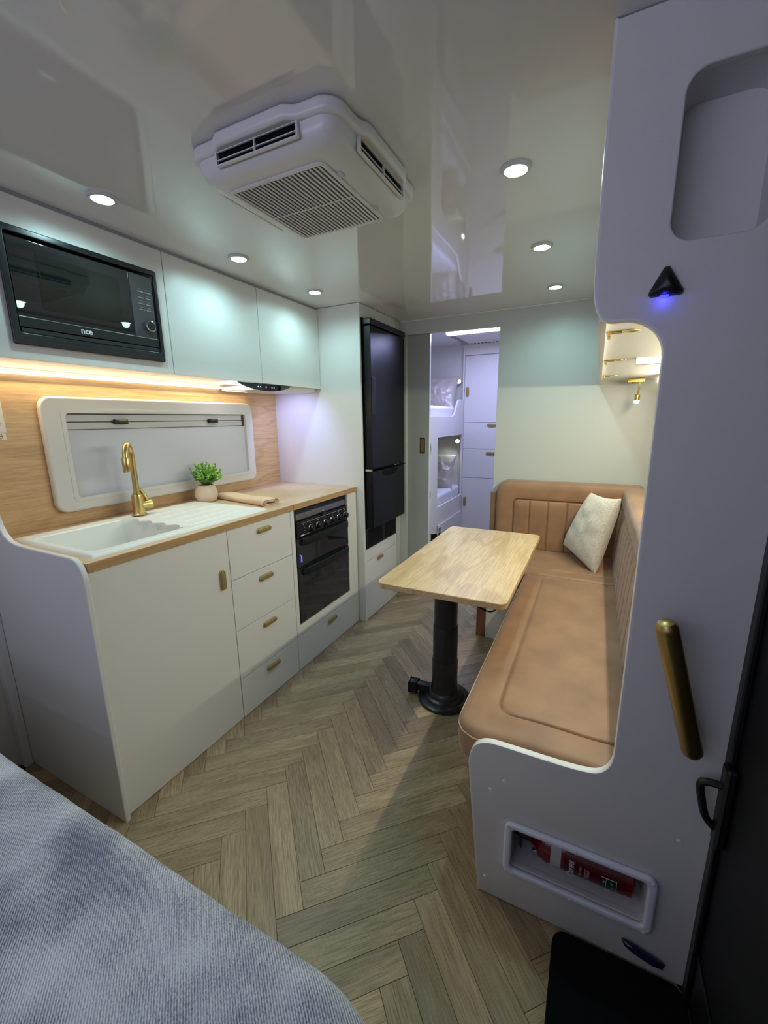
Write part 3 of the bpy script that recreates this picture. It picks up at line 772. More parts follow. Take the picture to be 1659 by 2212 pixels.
# microwave
t = thing('microwave_oven', 'black built-in microwave with mirror glass door and round knob', 'microwave', (-1.75, .92, 1.57))
box('body', -1.92, UX-.010, .703, 1.180, 1.59, 1.875, BLACKP, t)
plate('trim_frame', rrect(.6965, 1.193, 1.566, 1.895, .006, 3), [rrect(.716, 1.180, 1.600, 1.877, .008, 3)], .010, frame('x+', (UX+.0005, 0, 0)), BLACKS, t, bev=.0025)
box('door_glass', UX-.008, UX+.004, .7195, 1.0835, 1.618, 1.868, BLACKG, t, b=.002)
plate('door_window', rrect(.790, 1.045, 1.680, 1.835, .004, 2), [], .0006, frame('x+', (UX+.004, 0, 0)), mat('window_mesh_black', (18, 23, 21), .01, spec=1.0), t)
cp = box('control_panel', UX-.008, UX+.004, 1.086, 1.174, 1.618, 1.868, GREYGLOSS, t, b=.002)
lathe('dial', [(0, 0), (.021, 0), (.021, .012), (.0195, .016), (.0165, .017), (.0160, .0155), (0, .0155)], frame('x+', (UX+.004, 1.141, 1.690)), CHROME, t, seg=28)
lathe('dial_face', [(0, 0), (.0158, 0), (.0155, .001), (0, .001)], frame('x+', (UX+.0196, 1.141, 1.690)), BLACKP, t, seg=24)
for k in range(4):
    z = 1.745+k*.021
    for y in (1.111, 1.140):
        box('button', UX+.004, UX+.0052, y, y+.024, z, z+.0032, STEEL, t, b=.0003)
boxes('button_print', [(UX+.004, UX+.0043, y, y+.014, 1.755+k*.021, 1.7562+k*.021) for k in range(4) for y in (1.116, 1.145)], mat('dim_print', (130, 130, 134), .5), t, b=0)
box('chrome_strip', UX+.004, UX+.0055, .721, 1.176, 1.6465, 1.6485, CHROME, t, b=.0004)
box('lower_band', UX+.003, UX+.0048, .720, 1.176, 1.619, 1.646, BLACKP, t, b=.0004)
text('brand_lettering', 'nce', .026, frame('x+', (UX+.0050, .909, 1.634)), WHITEINK, t, bold=.0006)
box('bottom_vent_plate', UX-.002, UX+.006, .722, 1.172, 1.602, 1.6145, mat('brown_black', (38, 34, 34), .4), t, b=.001)
boxes('bottom_louvre', [(UX+.0100, UX+.0112, .71, 1.18, z, z+.0015) for z in (1.578, 1.590)], mat('dark_seam', (60, 54, 54), .4), t, b=0)

# LED strip under the upper cabinets, at the wall
t = thing('under_cabinet_light', 'glowing warm LED strip under the kitchen overhead cabinets', 'light', (XL+.03, 1.2, 1.51))
box('diffuser', XL+.007, XL+.026, .45, 1.80, 1.513, 1.524, WARMTUBE, t, b=.003)
light('kitchen_led', 'AREA', (XL+.032, 1.25, 1.503), E_STRIP_L, WARM, (0, rad(-32), 0), shape='RECTANGLE', size=.02, size_y=1.5)

# range hood
t = thing('range_hood', 'slim black curved touch panel of the range hood under the overhead cabinets', 'range hood', (-1.7, 1.85, 1.50))
box('body', XL+.03, UX-.035, 1.80, 2.26, 1.502, 1.527, WHITE, t, b=.002)
n = 24; arc = [(1.600+(2.008-1.600)*k/n, 1.5235-.036*(1-(2*k/n-1)**2)**0.8) for k in range(n+1)]
arc = [(1.600, 1.5235)]+arc[1:-1]+[(2.008, 1.5235)]
hd = plate('glass_visor', arc, [], .014, frame('x+', (UX-.030, 0, 0)), BLACKG, t, bev=.0015)
for y in (1.735, 1.752, 1.84, 1.856): lathe('touch_button', [(0, 0), (.0032, 0), (.0030, .0006), (0, .0006)], frame('x+', (UX-.016, y, 1.507)), mat('touch_light', (200, 220, 255), .4, emit=(.6, .8, 1.0), estr=1.2), hd, seg=10)
text('display', '00', .014, frame('x+', (UX-.0158, 1.795, 1.507)), mat('display_dim', (90, 100, 90), .4, emit=(.3, .4, .3), estr=.5), hd)
box('hood_lamp', UX-.20, UX-.08, 1.66, 1.79, 1.500, 1.506, mat('hood_lamp_glow', (255, 255, 255), .4, emit=(.85, .9, 1.0), estr=4.0), t, b=.001)
light('hood_led', 'SPOT', (UX-.14, 1.95, 1.495), E_HOOD*8, (.36, .42, 1.0), (rad(48), 0, rad(10)), spot_size=rad(110), spot_blend=.8, shadow_soft_size=.03)

# ------------------------------------------------------------------ fridge column
CX = -1.288
t = thing('fridge_cabinet', 'tall white cabinet housing the black fridge with a drawer at its foot', 'cabinet', (-1.62, 2.52, 0))
plate('side_panel', [(XL+.001, 0), (CX, 0), (CX, H-.002), (XL+.001, H-.002)], [], .016, frame('y-', (0, 2.2925, 0)), WHITE, t, bev=.001)
box('top_panel', CX-.018, CX, 2.2935, 2.768, 1.918, H-.002, WHITE, t)
box('lower_rail', CX-.020, CX-.002, 2.2935, 2.755, .416, .497, WHITE, t)
box('far_stile', CX-.020, CX-.002, 2.7555, 2.770, .003, 1.916, EDGE, t)
box('filler_panel', CX-.012, CX-.004, 2.771, 2.848, 0.0, H-.002, PARTM, t)
d = box('drawer', CX-.020, CX-.002, 2.2945, 2.7535, .004, .412, WHITE, t, b=.001)
sub_handle(frame('x+', (CX-.002, 2.489, .414-.0)) @ Matrix.Translation((0, -.016, 0)), d, .082, .026)
box('carcass', XL+.002, CX-.021, 2.2935, 2.755, 0, .40, WHITE, t)

t = thing('fridge', 'tall black two-door fridge freezer with vent grille below', 'fridge', (-1.6, 2.55, .50))
FXD = -1.236
box('cabinet_body', XL+.02, CX-.006, 2.2945, 2.754, .50, 1.912, BLACKP, t, b=.004)
d = box('upper_door', CX-.004, FXD, 2.310, 2.806, 1.030, 1.872, BLACKF, t, b=.006)
box('door_handle', FXD-.016, FXD+.010, 2.316, 2.352, 1.36, 1.585, BLACKP, d, b=.006)
d = box('freezer_door', CX-.004, FXD, 2.310, 2.806, .645, 1.012, BLACKF, t, b=.006)
pts = [(2.44, 1.006), (2.46, .978), (2.50, .966), (2.62, .966), (2.665, .980), (2.68, 1.006)]
plate('grip_recess', pts, [], .002, frame('x+', (FXD-.0005, 0, 0)), BLACKR, d)
box('top_rail', CX-.004, FXD+.004, 2.305, 2.810, 1.878, 1.912, BLACKS, t, b=.004)
box('hinge_bracket', CX-.004, FXD-.004, 2.302, 2.316, 1.014, 1.028, CHROME, t, b=.002)
box('hinge_bracket', CX-.004, FXD+.008, 2.790, 2.812, 1.014, 1.026, CHROME, t, b=.002)
box('vent_panel', CX-.004, CX+.006, 2.300, 2.752, .502, .640, BLACKP, t, b=.002)
boxes('vent_slots', [(CX+.006, CX+.0068, 2.318+k*.014, 2.325+k*.014, .512, .628) for k in range(15)]+[(CX+.006, CX+.0068, 2.56+k*.014, 2.567+k*.014, .512, .628) for k in range(13)], BLACKR, t, b=0)

# ------------------------------------------------------------------ sliding door in the partition
dr = struct(box('door_1', -1.36, -1.0785, 2.881, 2.899, .004, 1.93, mat('grey_door_panel', (158, 160, 154), .42, bump=.03, bscale=500), b=.001))
pl = plate('flush_pull', rrect(-1.147, -1.107, 1.087, 1.203, .003, 2), [rrect(-1.141, -1.113, 1.098, 1.192, .006, 3)], .002, frame('y-', (0, 2.881, 0)), BRASS, dr, bev=.0005)
plate('pull_cup', rrect(-1.141, -1.113, 1.098, 1.192, .006, 3), [], .0008, frame('y-', (0, 2.881, 0)), GOLD, dr)
struct(box('lit_door_edge', -1.0784, -1.0755, 2.879, 2.901, .004, 1.92, EDGE, b=.0005))  # white strip stands in for the door edge lit by the bunk LED

# ------------------------------------------------------------------ downlights
def downlight(x, y, label):
    t = thing('downlight', label, 'light', (x, y, H), 'round recessed ceiling downlights')
    lathe('bezel', [(.0415, 0), (.0415, -.003), (.038, -.0075), (.031, -.0085), (.0295, -.003), (.0295, -.0005)], frame('z+', (x, y, H)), PLASTG, t, seg=32)
    lathe('lens', [(0, 0), (.0205, 0), (.027, .0025), (.0295, .0055)], frame('z+', (x, y, H-.0105)), LENS, t, seg=28)
    light('downlight_lamp', 'SPOT', (x, y, H-.016), E_SPOT, COOL, (0, 0, 0), spot_size=rad(168), spot_blend=.8, shadow_soft_size=.022)
for k, nm in zip((0.9065, 1.4523, 1.986), ('ceiling downlight above the microwave, nearest of the kitchen row', 'middle ceiling downlight of the row over the kitchen cabinets', 'farthest ceiling downlight of the kitchen row, before the fridge')): downlight(-1.386, k, nm)
for k, nm in zip((1.3366, 1.9309, 2.5159), ('nearest ceiling downlight of the row on the sofa side', 'middle ceiling downlight of the row on the sofa side', 'farthest ceiling downlight of the sofa row, near the back wall')): downlight(-0.257, k, nm)

# ------------------------------------------------------------------ roof air conditioner
AX, AY = -0.757, 1.093
t = thing('air_conditioner', 'white square roof air conditioner with louvred grille on the ceiling', 'air conditioner', (AX, AY, 1.92))
def wavy(hx, hy, amp, r, n=14):
    pts = []
    def side(ax, ay, bx_, by_, nx_, ny_):
        for k in range(n):
            f = k/n; c = min(1, max(0, (f-.12)/.10))*min(1, max(0, (.88-f)/.10)); c = c*c*(3-2*c)
            pts.append((ax+(bx_-ax)*f+nx_*amp*c, ay+(by_-ay)*f+ny_*amp*c))
    def corner(cx, cy, a0):
        for k in range(6): a = rad(a0+90*k/6); pts.append((cx+r*cos(a), cy+r*sin(a)))
    corner(hx-r, -hy+r, -90); side(hx, -hy+r, hx, hy-r, 1, 0)
    corner(hx-r, hy-r, 0); side(hx-r, hy, -hx+r, hy, 0, 1)
    corner(-hx+r, hy-r, 90); side(-hx, hy-r, -hx, -hy+r, -1, 0)
    corner(-hx+r, -hy+r, 180); side(-hx+r, -hy, hx-r, -hy, 0, -1)
    return pts
plate('mounting_ring', wavy(.222, .228, .016, .05), [], .030, frame('z+', (AX, AY, H-.031)), PLAST, t, bev=.010, bseg=4)
# tapered cover shell
def shell(levels, seg=8):
    bm = bmesh.new(); rings = []
    for hx, hy, r, z in levels:
        rings.append([bm.verts.new((AX+u, AY+v, z)) for u, v in rrect(-hx, hx, -hy, hy, r, seg)])
    for a, b_ in zip(rings, rings[1:]):
        for k in range(len(a)): bm.faces.new((a[k], a[(k+1) % len(a)], b_[(k+1) % len(a)], b_[k]))
    bm.faces.new(rings[0]); bm.faces.new(rings[-1][::-1]); return finish(bm, 'shell')
link('cover', shell([(.210, .216, .045, H-.031), (.208, .214, .045, 1.948), (.204, .210, .045, 1.936), (.196, .202, .04, 1.926), (.184, .190, .038, 1.9195), (.172, .178, .035, 1.9175)]), PLAST, t)
gx0, gx1, gy0, gy1 = -.908, -.632, .952, 1.258
plate('grille_frame', rrect(gx0-.012, gx1+.012, gy0-.012, gy1+.012, .018, 5), [rrect(gx0, gx1, gy0, gy1, .006, 3)], .005, frame('z+', (0, 0, 1.9130)), PLAST, t, bev=.002)
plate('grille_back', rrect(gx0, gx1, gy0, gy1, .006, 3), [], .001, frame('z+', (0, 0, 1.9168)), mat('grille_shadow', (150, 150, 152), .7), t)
for k in range(22):
    x = gx0+.008+(gx1-gx0-.016)*k/21
    bm = bmesh.new(); bm_box(bm, -.0043, .0043, gy0+.001, gy1-.001, -.0012, .0012, .0006, 1, Matrix.Translation((x, 0, 1.9142)) @ Matrix.Rotation(rad(20), 4, 'Y'))
    link('slat', finish(bm, 'slat'), PLAST, t)
box('grille_crossbar', gx0, gx1, 1.106, 1.109, 1.9122, 1.9135, PLAST, t, b=.0004)
for y in (1.01, 1.195): box('grille_clip', gx1+.012, gx1+.026, y-.010, y+.010, 1.9145, 1.918, PLASTG, t, b=.001)
def vent(M, L, Hh, nm):
    v = plate('air_vent', rrect(-L/2-.006, L/2+.006, -Hh/2-.004, Hh/2+.004, .003, 2), [rrect(-L/2, L/2, -Hh/2, Hh/2, .001, 1)], .009, M, PLAST, t, bev=.001)
    plate('vent_throat', rrect(-L/2, L/2, -Hh/2, Hh/2, .001, 1), [], .002, M, BLACKR, v)
    bm = bmesh.new()
    for q in (-.25, .25): bm_box(bm, -L/2, L/2, Hh*q-.0010, Hh*q+.0010, .0045, .0080, 0, 1, M)
    bm_box(bm, -.0018, .0018, -Hh/2, Hh/2, .004, .0088, 0, 1, M)
    link('vent_blades', finish(bm, 'v'), PLAST, v)
vent(frame('y-', (-.757, AY-.2150, 1.953)), .235, .034, 'near'); vent(frame('x+', (AX+.2090, 1.100, 1.953)), .235, .034, 'right')
vent(frame('x-', (AX-.2090, 1.100, 1.953)), .235, .034, 'left')

# ------------------------------------------------------------------ table
t = thing('dining_table', 'rectangular light oak dining table on a black telescopic pedestal', 'table', (-.558, 1.738, 0))
plate('table_top', rrect(-.716, -.2235, 1.343, 2.300, .032, 8), [], .024, frame('z+', (0, 0, .696)), OAKT, t, bev=.003)
TM = frame('z+', (-.558, 1.738, 0))
lathe('pole_upper', [(0, .39), (.0535, .39), (.0535, .694), (0, .694)], TM, BLACKS, t, seg=40)
lathe('pole_middle', [(0, .20), (.0575, .20), (.0575, .388), (.0560, .392), (0, .392)], TM, BLACKS, t, seg=40)
lathe('pole_lower', [(0, .045), (.071, .045), (.066, .06), (.0625, .08), (.0605, .12), (.0605, .216), (.0590, .220), (0, .220)], TM, BLACKS, t, seg=40)
lathe('base_flange', [(0, 0), (.122, 0), (.126, .006), (.124, .014), (.112, .019), (.098, .021), (.094, .030), (.082, .036), (.078, .052), (.070, .060), (0, .060)], TM, BLACKS, t, seg=48)
bm = bmesh.new(); LM = Matrix.Translation((-.558, 1.738, .040)) @ Matrix.Rotation(rad(186), 4, 'Z')
bm_box(bm, .065, .150, -.018, .018, -.010, .016, .004, 2, LM); bm_box(bm, .135, .172, -.022, .022, -.022, .020, .007, 2, LM)
link('foot_lever', finish(bm, 'l'), BLACKP, t)
lathe('top_mount', [(0, .672), (.085, .672), (.09, .694), (0, .694)], TM, BLACKP, t, seg=32)
tube('cable', smoothpath([(-.51, 1.715, .655), (-.44, 1.60, .628), (-.36, 1.50, .628), (-.29, 1.42, .650), (-.25, 1.40, .690)], 6), .0028, BLACKR, t, seg=8)

# ------------------------------------------------------------------ sofa
t = thing('corner_sofa', 'L-shaped tan leather corner sofa with fluted backrests', 'sofa', (-.1, 1.9, 0))
SEAT = .500
seat = cushion_mesh(-.290, .190, .986, 2.298, .105, frame('z+', (0, 0, SEAT)), rc=.05, re=.028, inset=(-.190, .60, 1.098, 2.262, .05), crown=.004, corner=(.02, .02, .075, .02), res=.0075, wob=.004)
link('seat_cushion', seat, LEATHER, t)
seat2 = cushion_mesh(-.575, .190, 2.300, 2.762, .105, frame('z+', (0, 0, SEAT)), rc=.05, re=.022, inset=(-.50, .60, 2.40, 3.20, .05), crown=.003, corner=(.02, .02, .06, .02), res=.010, wob=.004)
link('seat_cushion', seat2, LEATHER, t)
# piping
def piping(pts, nm='piping'): return tube(nm, pts, .0022, LEATHER2, t, seg=6)
piping([(-.2905, 2.29, .478), (-.2912, 1.6, .478), (-.2912, 1.065, .478), (-.2855, 1.030, .478), (-.267, 1.003, .478), (-.235, .987, .478), (-.20, .9855, .478), (-.10, .9855, .478), (.09, .9855, .478)])
back = cushion_mesh(-.558, .262, .490, .938, .095, frame('y-', (0, 2.752, 0)), rc=.06, re=.022, inset=(-.445, .60, .30, .822, .03), pleats=[-.345, -.235, -.125, -.015, .095], crown=.010, corner=(.015, .075, .02, .02), res=.008)
link('backrest', back, LEATHER, t)
box('back_end_pad', -.606, -.560, 2.795, 2.848, .42, .858, LEATHER, t, b=.016, seg=3)
MB_ = frame('x-', (.148, 0, .490)) @ Matrix.Rotation(rad(-3), 4, 'X')
back2 = cushion_mesh(-2.738, -.988, .0, .450, .115, MB_, rc=.05, re=.022, inset=(-3.2, -1.085, -.3, .335, .03), pleats=[-2.65+.11*k for k in range(15)], crown=.010, corner=(.02, .02, .02, .06), res=.011)
link('backrest', back2, LEATHER, t)
box('base_front', -.200, -.184, .985, 2.41, 0, .392, WHITE, t, b=.001)
box('base_front', -.520, -.184, 2.412, 2.428, 0, .392, WHITE, t, b=.001)
box('base_side', -.574, -.558, 2.470, 2.846, 0, .392, WHITE, t, b=.001)
box('corner_post', -.576, -.521, 2.408, 2.468, 0, .392, BROWN, t, b=.002)
box('seat_board', -.185, XR-.003, .99, 2.41, .375, .393, WHITE, t, b=0)
box('seat_board', -.558, XR-.003, 2.43, 2.846, .375, .393, WHITE, t, b=0)

# cream cushion, leaning in the corner
me = pillow_mesh(2, 2, .13, Matrix.Identity(4), n=48, wr=.0045)
qBL, qBR, qTR, qTL = Vector((-.130, 2.715, .565)), Vector((.056, 2.440, .487)), Vector((.150, 2.450, .915)), Vector((.008, 2.690, .900))
qn = (qBR-qBL).cross(qTL-qBL).normalized()
for v in me.vertices:
    u_, v_ = (v.co.x+1)/2, (v.co.y+1)/2
    p = (qBL*(1-u_)+qBR*u_)*(1-v_)+(qTL*(1-u_)+qTR*u_)*v_
    v.co = p+qn*(v.co.z+.012*v_)
tag(link('throw_cushion', me, FUR, None, (.03, 2.55, .50)), 'cream fluffy square cushion propped in the corner of the tan sofa', 'cushion')

# ------------------------------------------------------------------ divider panel between sofa and entry door
PY = .966
def arc(cx, cy, r, a0, a1, n=8): return [(cx+r*cos(rad(a0+(a1-a0)*k/n)), cy+r*sin(rad(a0+(a1-a0)*k/n))) for k in range(n+1)]
outl = [(-.197, 0.001), (-.2365, .405), (-.2368, .425), (-.2325, .452), (-.2235, .473), (-.209, .4875), (-.192, .4955), (-.170, .4985), (-.10, .4985), (.0, .4985), (.046, .5025),
        (.068, .508), (.084, .522), (.0945, .542), (.0985, .566), (.0990, .60), (.0985, 1.0), (.0980, 1.4144), (.0982, 1.436), (.0960, 1.4555), (.0905, 1.470), (.0815, 1.4835),
        (.0700, 1.4935), (.0591, 1.5000), (.0483, 1.5043), (.0364, 1.5068), (.0253, 1.5074), (.0136, 1.5068), (.0040, 1.5078), (-.0070, 1.5128), (-.0150, 1.5215), (-.0215, 1.5360), (-.0262, 1.5565), (-.029, 1.60), (-.0305, H-.001), (.288, H-.001), (.288, 0.001)]
def chaikin(P, n=2):
    for _ in range(n):
        Q = [P[0]]
        for p, q in zip(P, P[1:]): Q += [(p[0]*.75+q[0]*.25, p[1]*.75+q[1]*.25), (p[0]*.25+q[0]*.75, p[1]*.25+q[1]*.75)]
        P = Q+[P[-1]]
    return P
outl = chaikin(outl[:-2])+[(.2995, H-.001), (.2995, .001)]
niche = rrect(-.113, .196, .140, .270, .012, 4)
pocket = rrect(.0855, .226, 1.629, 1.884, .034, 8)
dp = thing('divider_panel', 'tall shaped grey-white panel between the sofa and the black entry door', 'panel', (.1, .975, 0))
plate('panel_board', outl, [niche, pocket], .018, frame('y-', (0, PY+.018, 0)), PANEL, dp, bev=.0035, bseg=3)
def edge_strip(par, loop, y0, y1, off=.0016):
    P = [Vector((u, 0, v)) for u, v in loop]; n = len(P); nn = []
    for i in range(n):
        d = (P[min(i+1, n-1)]-P[max(i-1, 0)]).normalized(); nn.append(Vector((-d.z, 0, d.x)))
    bm = bmesh.new(); rows = []
    for p, q in zip(P, nn):
        rows.append([bm.verts.new((p.x+q.x*o_, y, p.z+q.z*o_)) for y, o_ in ((y0, -.004), (y0-.0003, off*.2), (y0+.002, off), (y1-.002, off), (y1+.0003, off*.2), (y1, -.004))])
    for a_, b_ in zip(rows, rows[1:]):
        for k in range(5): bm.faces.new((a_[k], a_[k+1], b_[k+1], b_[k]))
    return link('edge_mould', finish(bm, 'edge_mould'), EDGE, par)
edge_strip(dp, outl[:-2], PY, PY+.018)
def cup(nm, loop, depth, m, par, M):
    bm = bmesh.new(); a = [bm.verts.new(M @ Vector((u, v, 0))) for u, v in loop]; b_ = [bm.verts.new(M @ Vector((u, v, -depth))) for u, v in loop]
    for k in range(len(loop)): bm.faces.new((a[k], a[(k+1) % len(loop)], b_[(k+1) % len(loop)], b_[k]))
    bm.faces.new(b_)
    me = bpy.data.meshes.new(nm); bm.to_mesh(me); bm.free()
    return link(nm, me, m, par)
cup('storage_pocket', rrect(.0845, .227, 1.628, 1.885, .035, 8), .10, PANEL, dp, frame('y-', (0, PY+.004, 0)))
cup('extinguisher_niche', rrect(-.114, .197, .139, .271, .012, 4), .115, PANEL, dp, frame('y-', (0, PY+.006, 0)))
FRM = mat('pale_lilac_plastic_frame', (226, 227, 240), .3)
plate('niche_frame', rrect(-.132, .216, .121, .286, .022, 6), [rrect(-.112, .195, .141, .269, .010, 4)], .016, frame('y-', (0, PY, 0)), FRM, dp, bev=.007, bseg=3)
for (x, z) in ((-.122, .276), (.041, .278), (.205, .276), (-.122, .130), (.038, .128), (.200, .128)):
    lathe('frame_screw', [(0, 0), (.0045, 0), (.004, .002), (0, .003)], frame('y-', (x, PY-.0155, z)), PLAST, dp, seg=12)
for (x, z) in ((-.141, .396), (-.175, .356), (.241, .402), (-.179, .058)):
    lathe('screw_cap', [(0, 0), (.0055, 0), (.0045, .0018), (0, .0025)], frame('y-', (x, PY, z)), EDGE, dp, seg=14)

# fire extinguisher lying in the niche, nozzle to the left
ex = thing('fire_extinguisher', 'red fire extinguisher lying on its side in the panel niche', 'extinguisher', (.04, 1.03, .141))
EM = axisM((.178, 1.027, .190), (-1, 0, 0))
lathe('cylinder', [(0, 0), (.036, 0), (.044, .006), (.044, .205), (.037, .225), (.020, .238), (.015, .246), (0, .246)], EM, RED, ex, seg=36)
lathe('steel_strap', [(.0445, 0), (.0455, .001), (.0455, .025), (.0445, .026)], EM @ Matrix.Translation((0, 0, .168)), PLASTG, ex, seg=36)
def wrap(nm, s0, s1, a0, a1, m, par, rr=.0444, n=14):
    bm = bmesh.new(); rows = []
    for k in range(n+1):
        a = a0+(a1-a0)*k/n
        rows.append([bm.verts.new((.178-s, 1.027-rr*cos(a), .190+rr*sin(a))) for s in (s0, s1)])
    for p_, q_ in zip(rows, rows[1:]): bm.faces.new((p_[0], p_[1], q_[1], q_[0]))
    return link(nm, finish(bm, nm), m, par)
lb = wrap('label', .020, .160, -1.0, 1.1, LABELR, ex)
LINE = mat('label_outline', (150, 60, 58), .5)
wrap('label_rule', .090, .158, .60, .63, LINE, lb, .0448); wrap('label_rule', .035, .085, .60, .63, LINE, lb, .0448)
wrap('green_panel', .040, .074, -.55, .25, GREEN, lb, .0448)
wrap('panel_rule', .040, .074, .25, .29, WHITEINK, lb, .0450); wrap('panel_rule', .0395, .0405, -.55, .29, WHITEINK, lb, .0450); wrap('panel_rule', .0625, .0635, -.55, .25, WHITEINK, lb, .0450)
wrap('green_mark', .066, .071, -.05, .10, mat('pale_green_ink', (130, 150, 134), .5), lb, .0451); wrap('green_mark', .048, .054, .0, .12, mat('pale_green_ink'), lb, .0451); wrap('green_mark', .044, .051, -.35, -.22, mat('pale_green_ink'), lb, .0451)
EF = frame('y-', (0, 1.027-.0454, 0))
LR = Matrix.Rotation(rad(90), 4, 'Z')
text('lettering', '2FIRE', .0150, EF @ Matrix.Translation((.036, .196, 0)) @ LR, WHITEINK, lb, bold=.0004, shear=.2)
plate('flame_ring', circ(.034, .1725, .0078, 20), [circ(.034, .1725, .0060, 20)], .0004, EF, WHITEINK, lb)
plate('flame_tip', [(.0270, .178), (.0290, .1720), (.0245, .1735)], [], .0004, EF, WHITEINK, lb)
text('rating_mark', '2A:10B:E', .0085, EF @ Matrix.Translation((.056, .194, 0)) @ LR, mat('pink_print', (200, 150, 150), .5), lb)
boxes('small_print', [(.066+.003*k, .0675+.003*k, 1.027-.0451, 1.027-.0446, .176+.002*(k % 3), .206-.004*(k % 2)) for k in range(4)], mat('pink_print'), lb, b=0)
lathe('valve_body', [(0, 0), (.013, 0), (.013, .03), (.009, .034), (.009, .05), (0, .05)], axisM((-.068, 1.027, .190), (-1, 0, 0)), BLACKP, ex, seg=18)
lathe('pressure_gauge', [(0, 0), (.013, 0), (.0135, .008), (.011, .010), (0, .009)], axisM((-.052, 1.010, .170), (.1, -1, -.25)), STEEL, ex, seg=24)
bm = bmesh.new(); bm_box(bm, -.100, -.045, 1.005, 1.023, .214, .224, .003, 1); bm_box(bm, -.106, -.060, 1.006, 1.022, .228, .240, .003, 1)
link('squeeze_grip', finish(bm, 'g'), RED, ex)
box('safety_tag', -.089, -.076, 1.0045, 1.006, .226, .246, mat('yellow_tag', (190, 160, 50), .5), ex, b=0)
bm = bmesh.new(); vs_ = [bm.verts.new(p) for p in ((-.098, 1.000, .250), (-.098, 1.040, .250), (-.096, 1.046, .190), (-.094, 1.02, .1415), (-.100, 1.000, .180))]
bm.faces.new(vs_); o = link('inspection_tag', finish(bm, 'i'), DKGREY, ex); md = o.modifiers.new('t', 'SOLIDIFY'); md.thickness = .0012

# triangular light, grab handle, blue fitting
t = thing('courtesy_light', 'small black triangular fitting with a blue LED on the grey panel', 'light', (.087, PY, 1.556))
tri = [(.0865, 1.5905), (.0915, 1.5890), (.1155, 1.5490), (.1150, 1.5440), (.1110, 1.5415), (.0670, 1.5420), (.0628, 1.5450), (.0628, 1.5500), (.0820, 1.5885)]
bm = bmesh.new(); c0 = Vector((.0885, PY-.022, 1.556))
rings = []
for s, dep in ((1, 0), (1, .005), (.9, .011), (.62, .017), (.3, .021)):
    rings.append([bm.verts.new((.0885+(u-.0885)*s, PY-dep, 1.556+(v-1.556)*s)) for u, v in tri])
for a, b_ in zip(rings, rings[1:]):
    for k in range(len(tri)): bm.faces.new((a[k], a[(k+1) % len(tri)], b_[(k+1) % len(tri)], b_[k]))
bm.faces.new(rings[-1])
link('body', finish(bm, 'b'), BLACKP, t)
box('indicator', .080, .094, PY-.010, PY-.003, 1.5395, 1.5425, BLUELED, t, b=.001)
light('blue_indicator_lamp', 'POINT', (.087, PY-.012, 1.536), .012, (.05, .05, 1.0), shadow_soft_size=.004)

t = thing('grab_handle', 'aged brass tubular grab handle slanting on the grey panel', 'handle', (.19, PY, .80))
A, B = Vector((.1475, .872, .945)), Vector((.226, .925, .670)); ax = (B-A).normalized()
tube('grip', [A-ax*.016, A-ax*.013, A-ax*.006, A, B, B+ax*.006, B+ax*.013, B+ax*.016], [.006, .0135, .0180, .0195, .0195, .0185, .014, .006], BRONZE, t, seg=26)
for f in (.12, .88):
    p = A.lerp(B, f); q = Vector((p.x+.004, PY, p.z))
    tube('standoff', [p, q], .0095, BRONZE, t, seg=14)
o = tag(link('step_light', (lambda bm: (tube_bm(bm, [Vector((.160, .958, .0735)), Vector((.168, .953, .0715)), Vector((.186, .951, .067)), Vector((.225, .951, .057)), Vector((.244, .953, .052)), Vector((.250, .958, .0505))], [.0025, .0075, .0095, .0095, .007, .003], 14), finish(bm, 's'))[1])(bmesh.new()), NAVY, None, (.2, .955, .05)), 'dark blue glossy oblong fitting low on the grey panel above the black mat', 'fitting')

# overhead cabinet over the sofa
oc = thing('overhead_locker', 'white overhead locker along the wall above the sofa', 'cabinet', (.14, 1.9, 1.512))
for y0, y1 in ((.988, 1.60), (1.603, 2.215), (2.218, 2.846)):
    box('locker_door', -.0165, -.001, y0, y1, 1.512, H-.010, WHITE, oc, b=.001)
box('underside', -.0005, XR-.002, .988, 2.846, 1.531, 1.547, WHITE, oc, b=0)
box('carcass_top', 0.0, XR-.002, .988, 2.846, 1.96, H-.002, WHITE, oc, b=0)
for y, hy in ((1.224, .02), (1.812, .02), (2.461, .02)):
    r_ = plate('ring_catch', circ(.050, y, .021, 28), [circ(.050, y, .0125, 24)], .0022, frame('z+', (0, 0, 1.5288)), BRASS, oc, bev=.0006)
    boxes('catch_arm', [(.004, .034, y-.006, y+.006, 1.5262, 1.5305), (.002, .010, y-.014, y+.030, 1.518, 1.530)], BRASS, oc, b=.001)
o = box('support_batten', .100, XR-.003, 1.775, 1.802, 1.507, 1.531, EDGE, oc, b=.002)
boxes('cable_clip', [(.128, .150, 1.803, 1.822, 1.520, 1.531), (.134, .158, 1.818, 1.836, 1.524, 1.531)], EDGE, oc, b=.001)
t = thing('reading_lamp', 'small polished brass reading lamp on a stem at the back wall', 'lamp', (.17, 2.72, 1.51))
box('lamp_base', .125, .205, 2.700, 2.742, 1.510, 1.5305, BRASS, t, b=.002)
lathe('switch', [(0, 0), (.005, 0), (.005, .006), (0, .006)], axisM((.148, 2.712, 1.510), (0, 0, -1)), BLACKP, t, seg=12)
tube('stem', [(.182, 2.715, 1.512), (.181, 2.715, 1.47), (.178, 2.715, 1.444)], .0042, BRASS, t, seg=10)
tube('lamp_head', [(.179, 2.715, 1.446), (.178, 2.715, 1.442), (.177, 2.713, 1.414)], [.008, .0125, .0125], BRASS, t, seg=18)
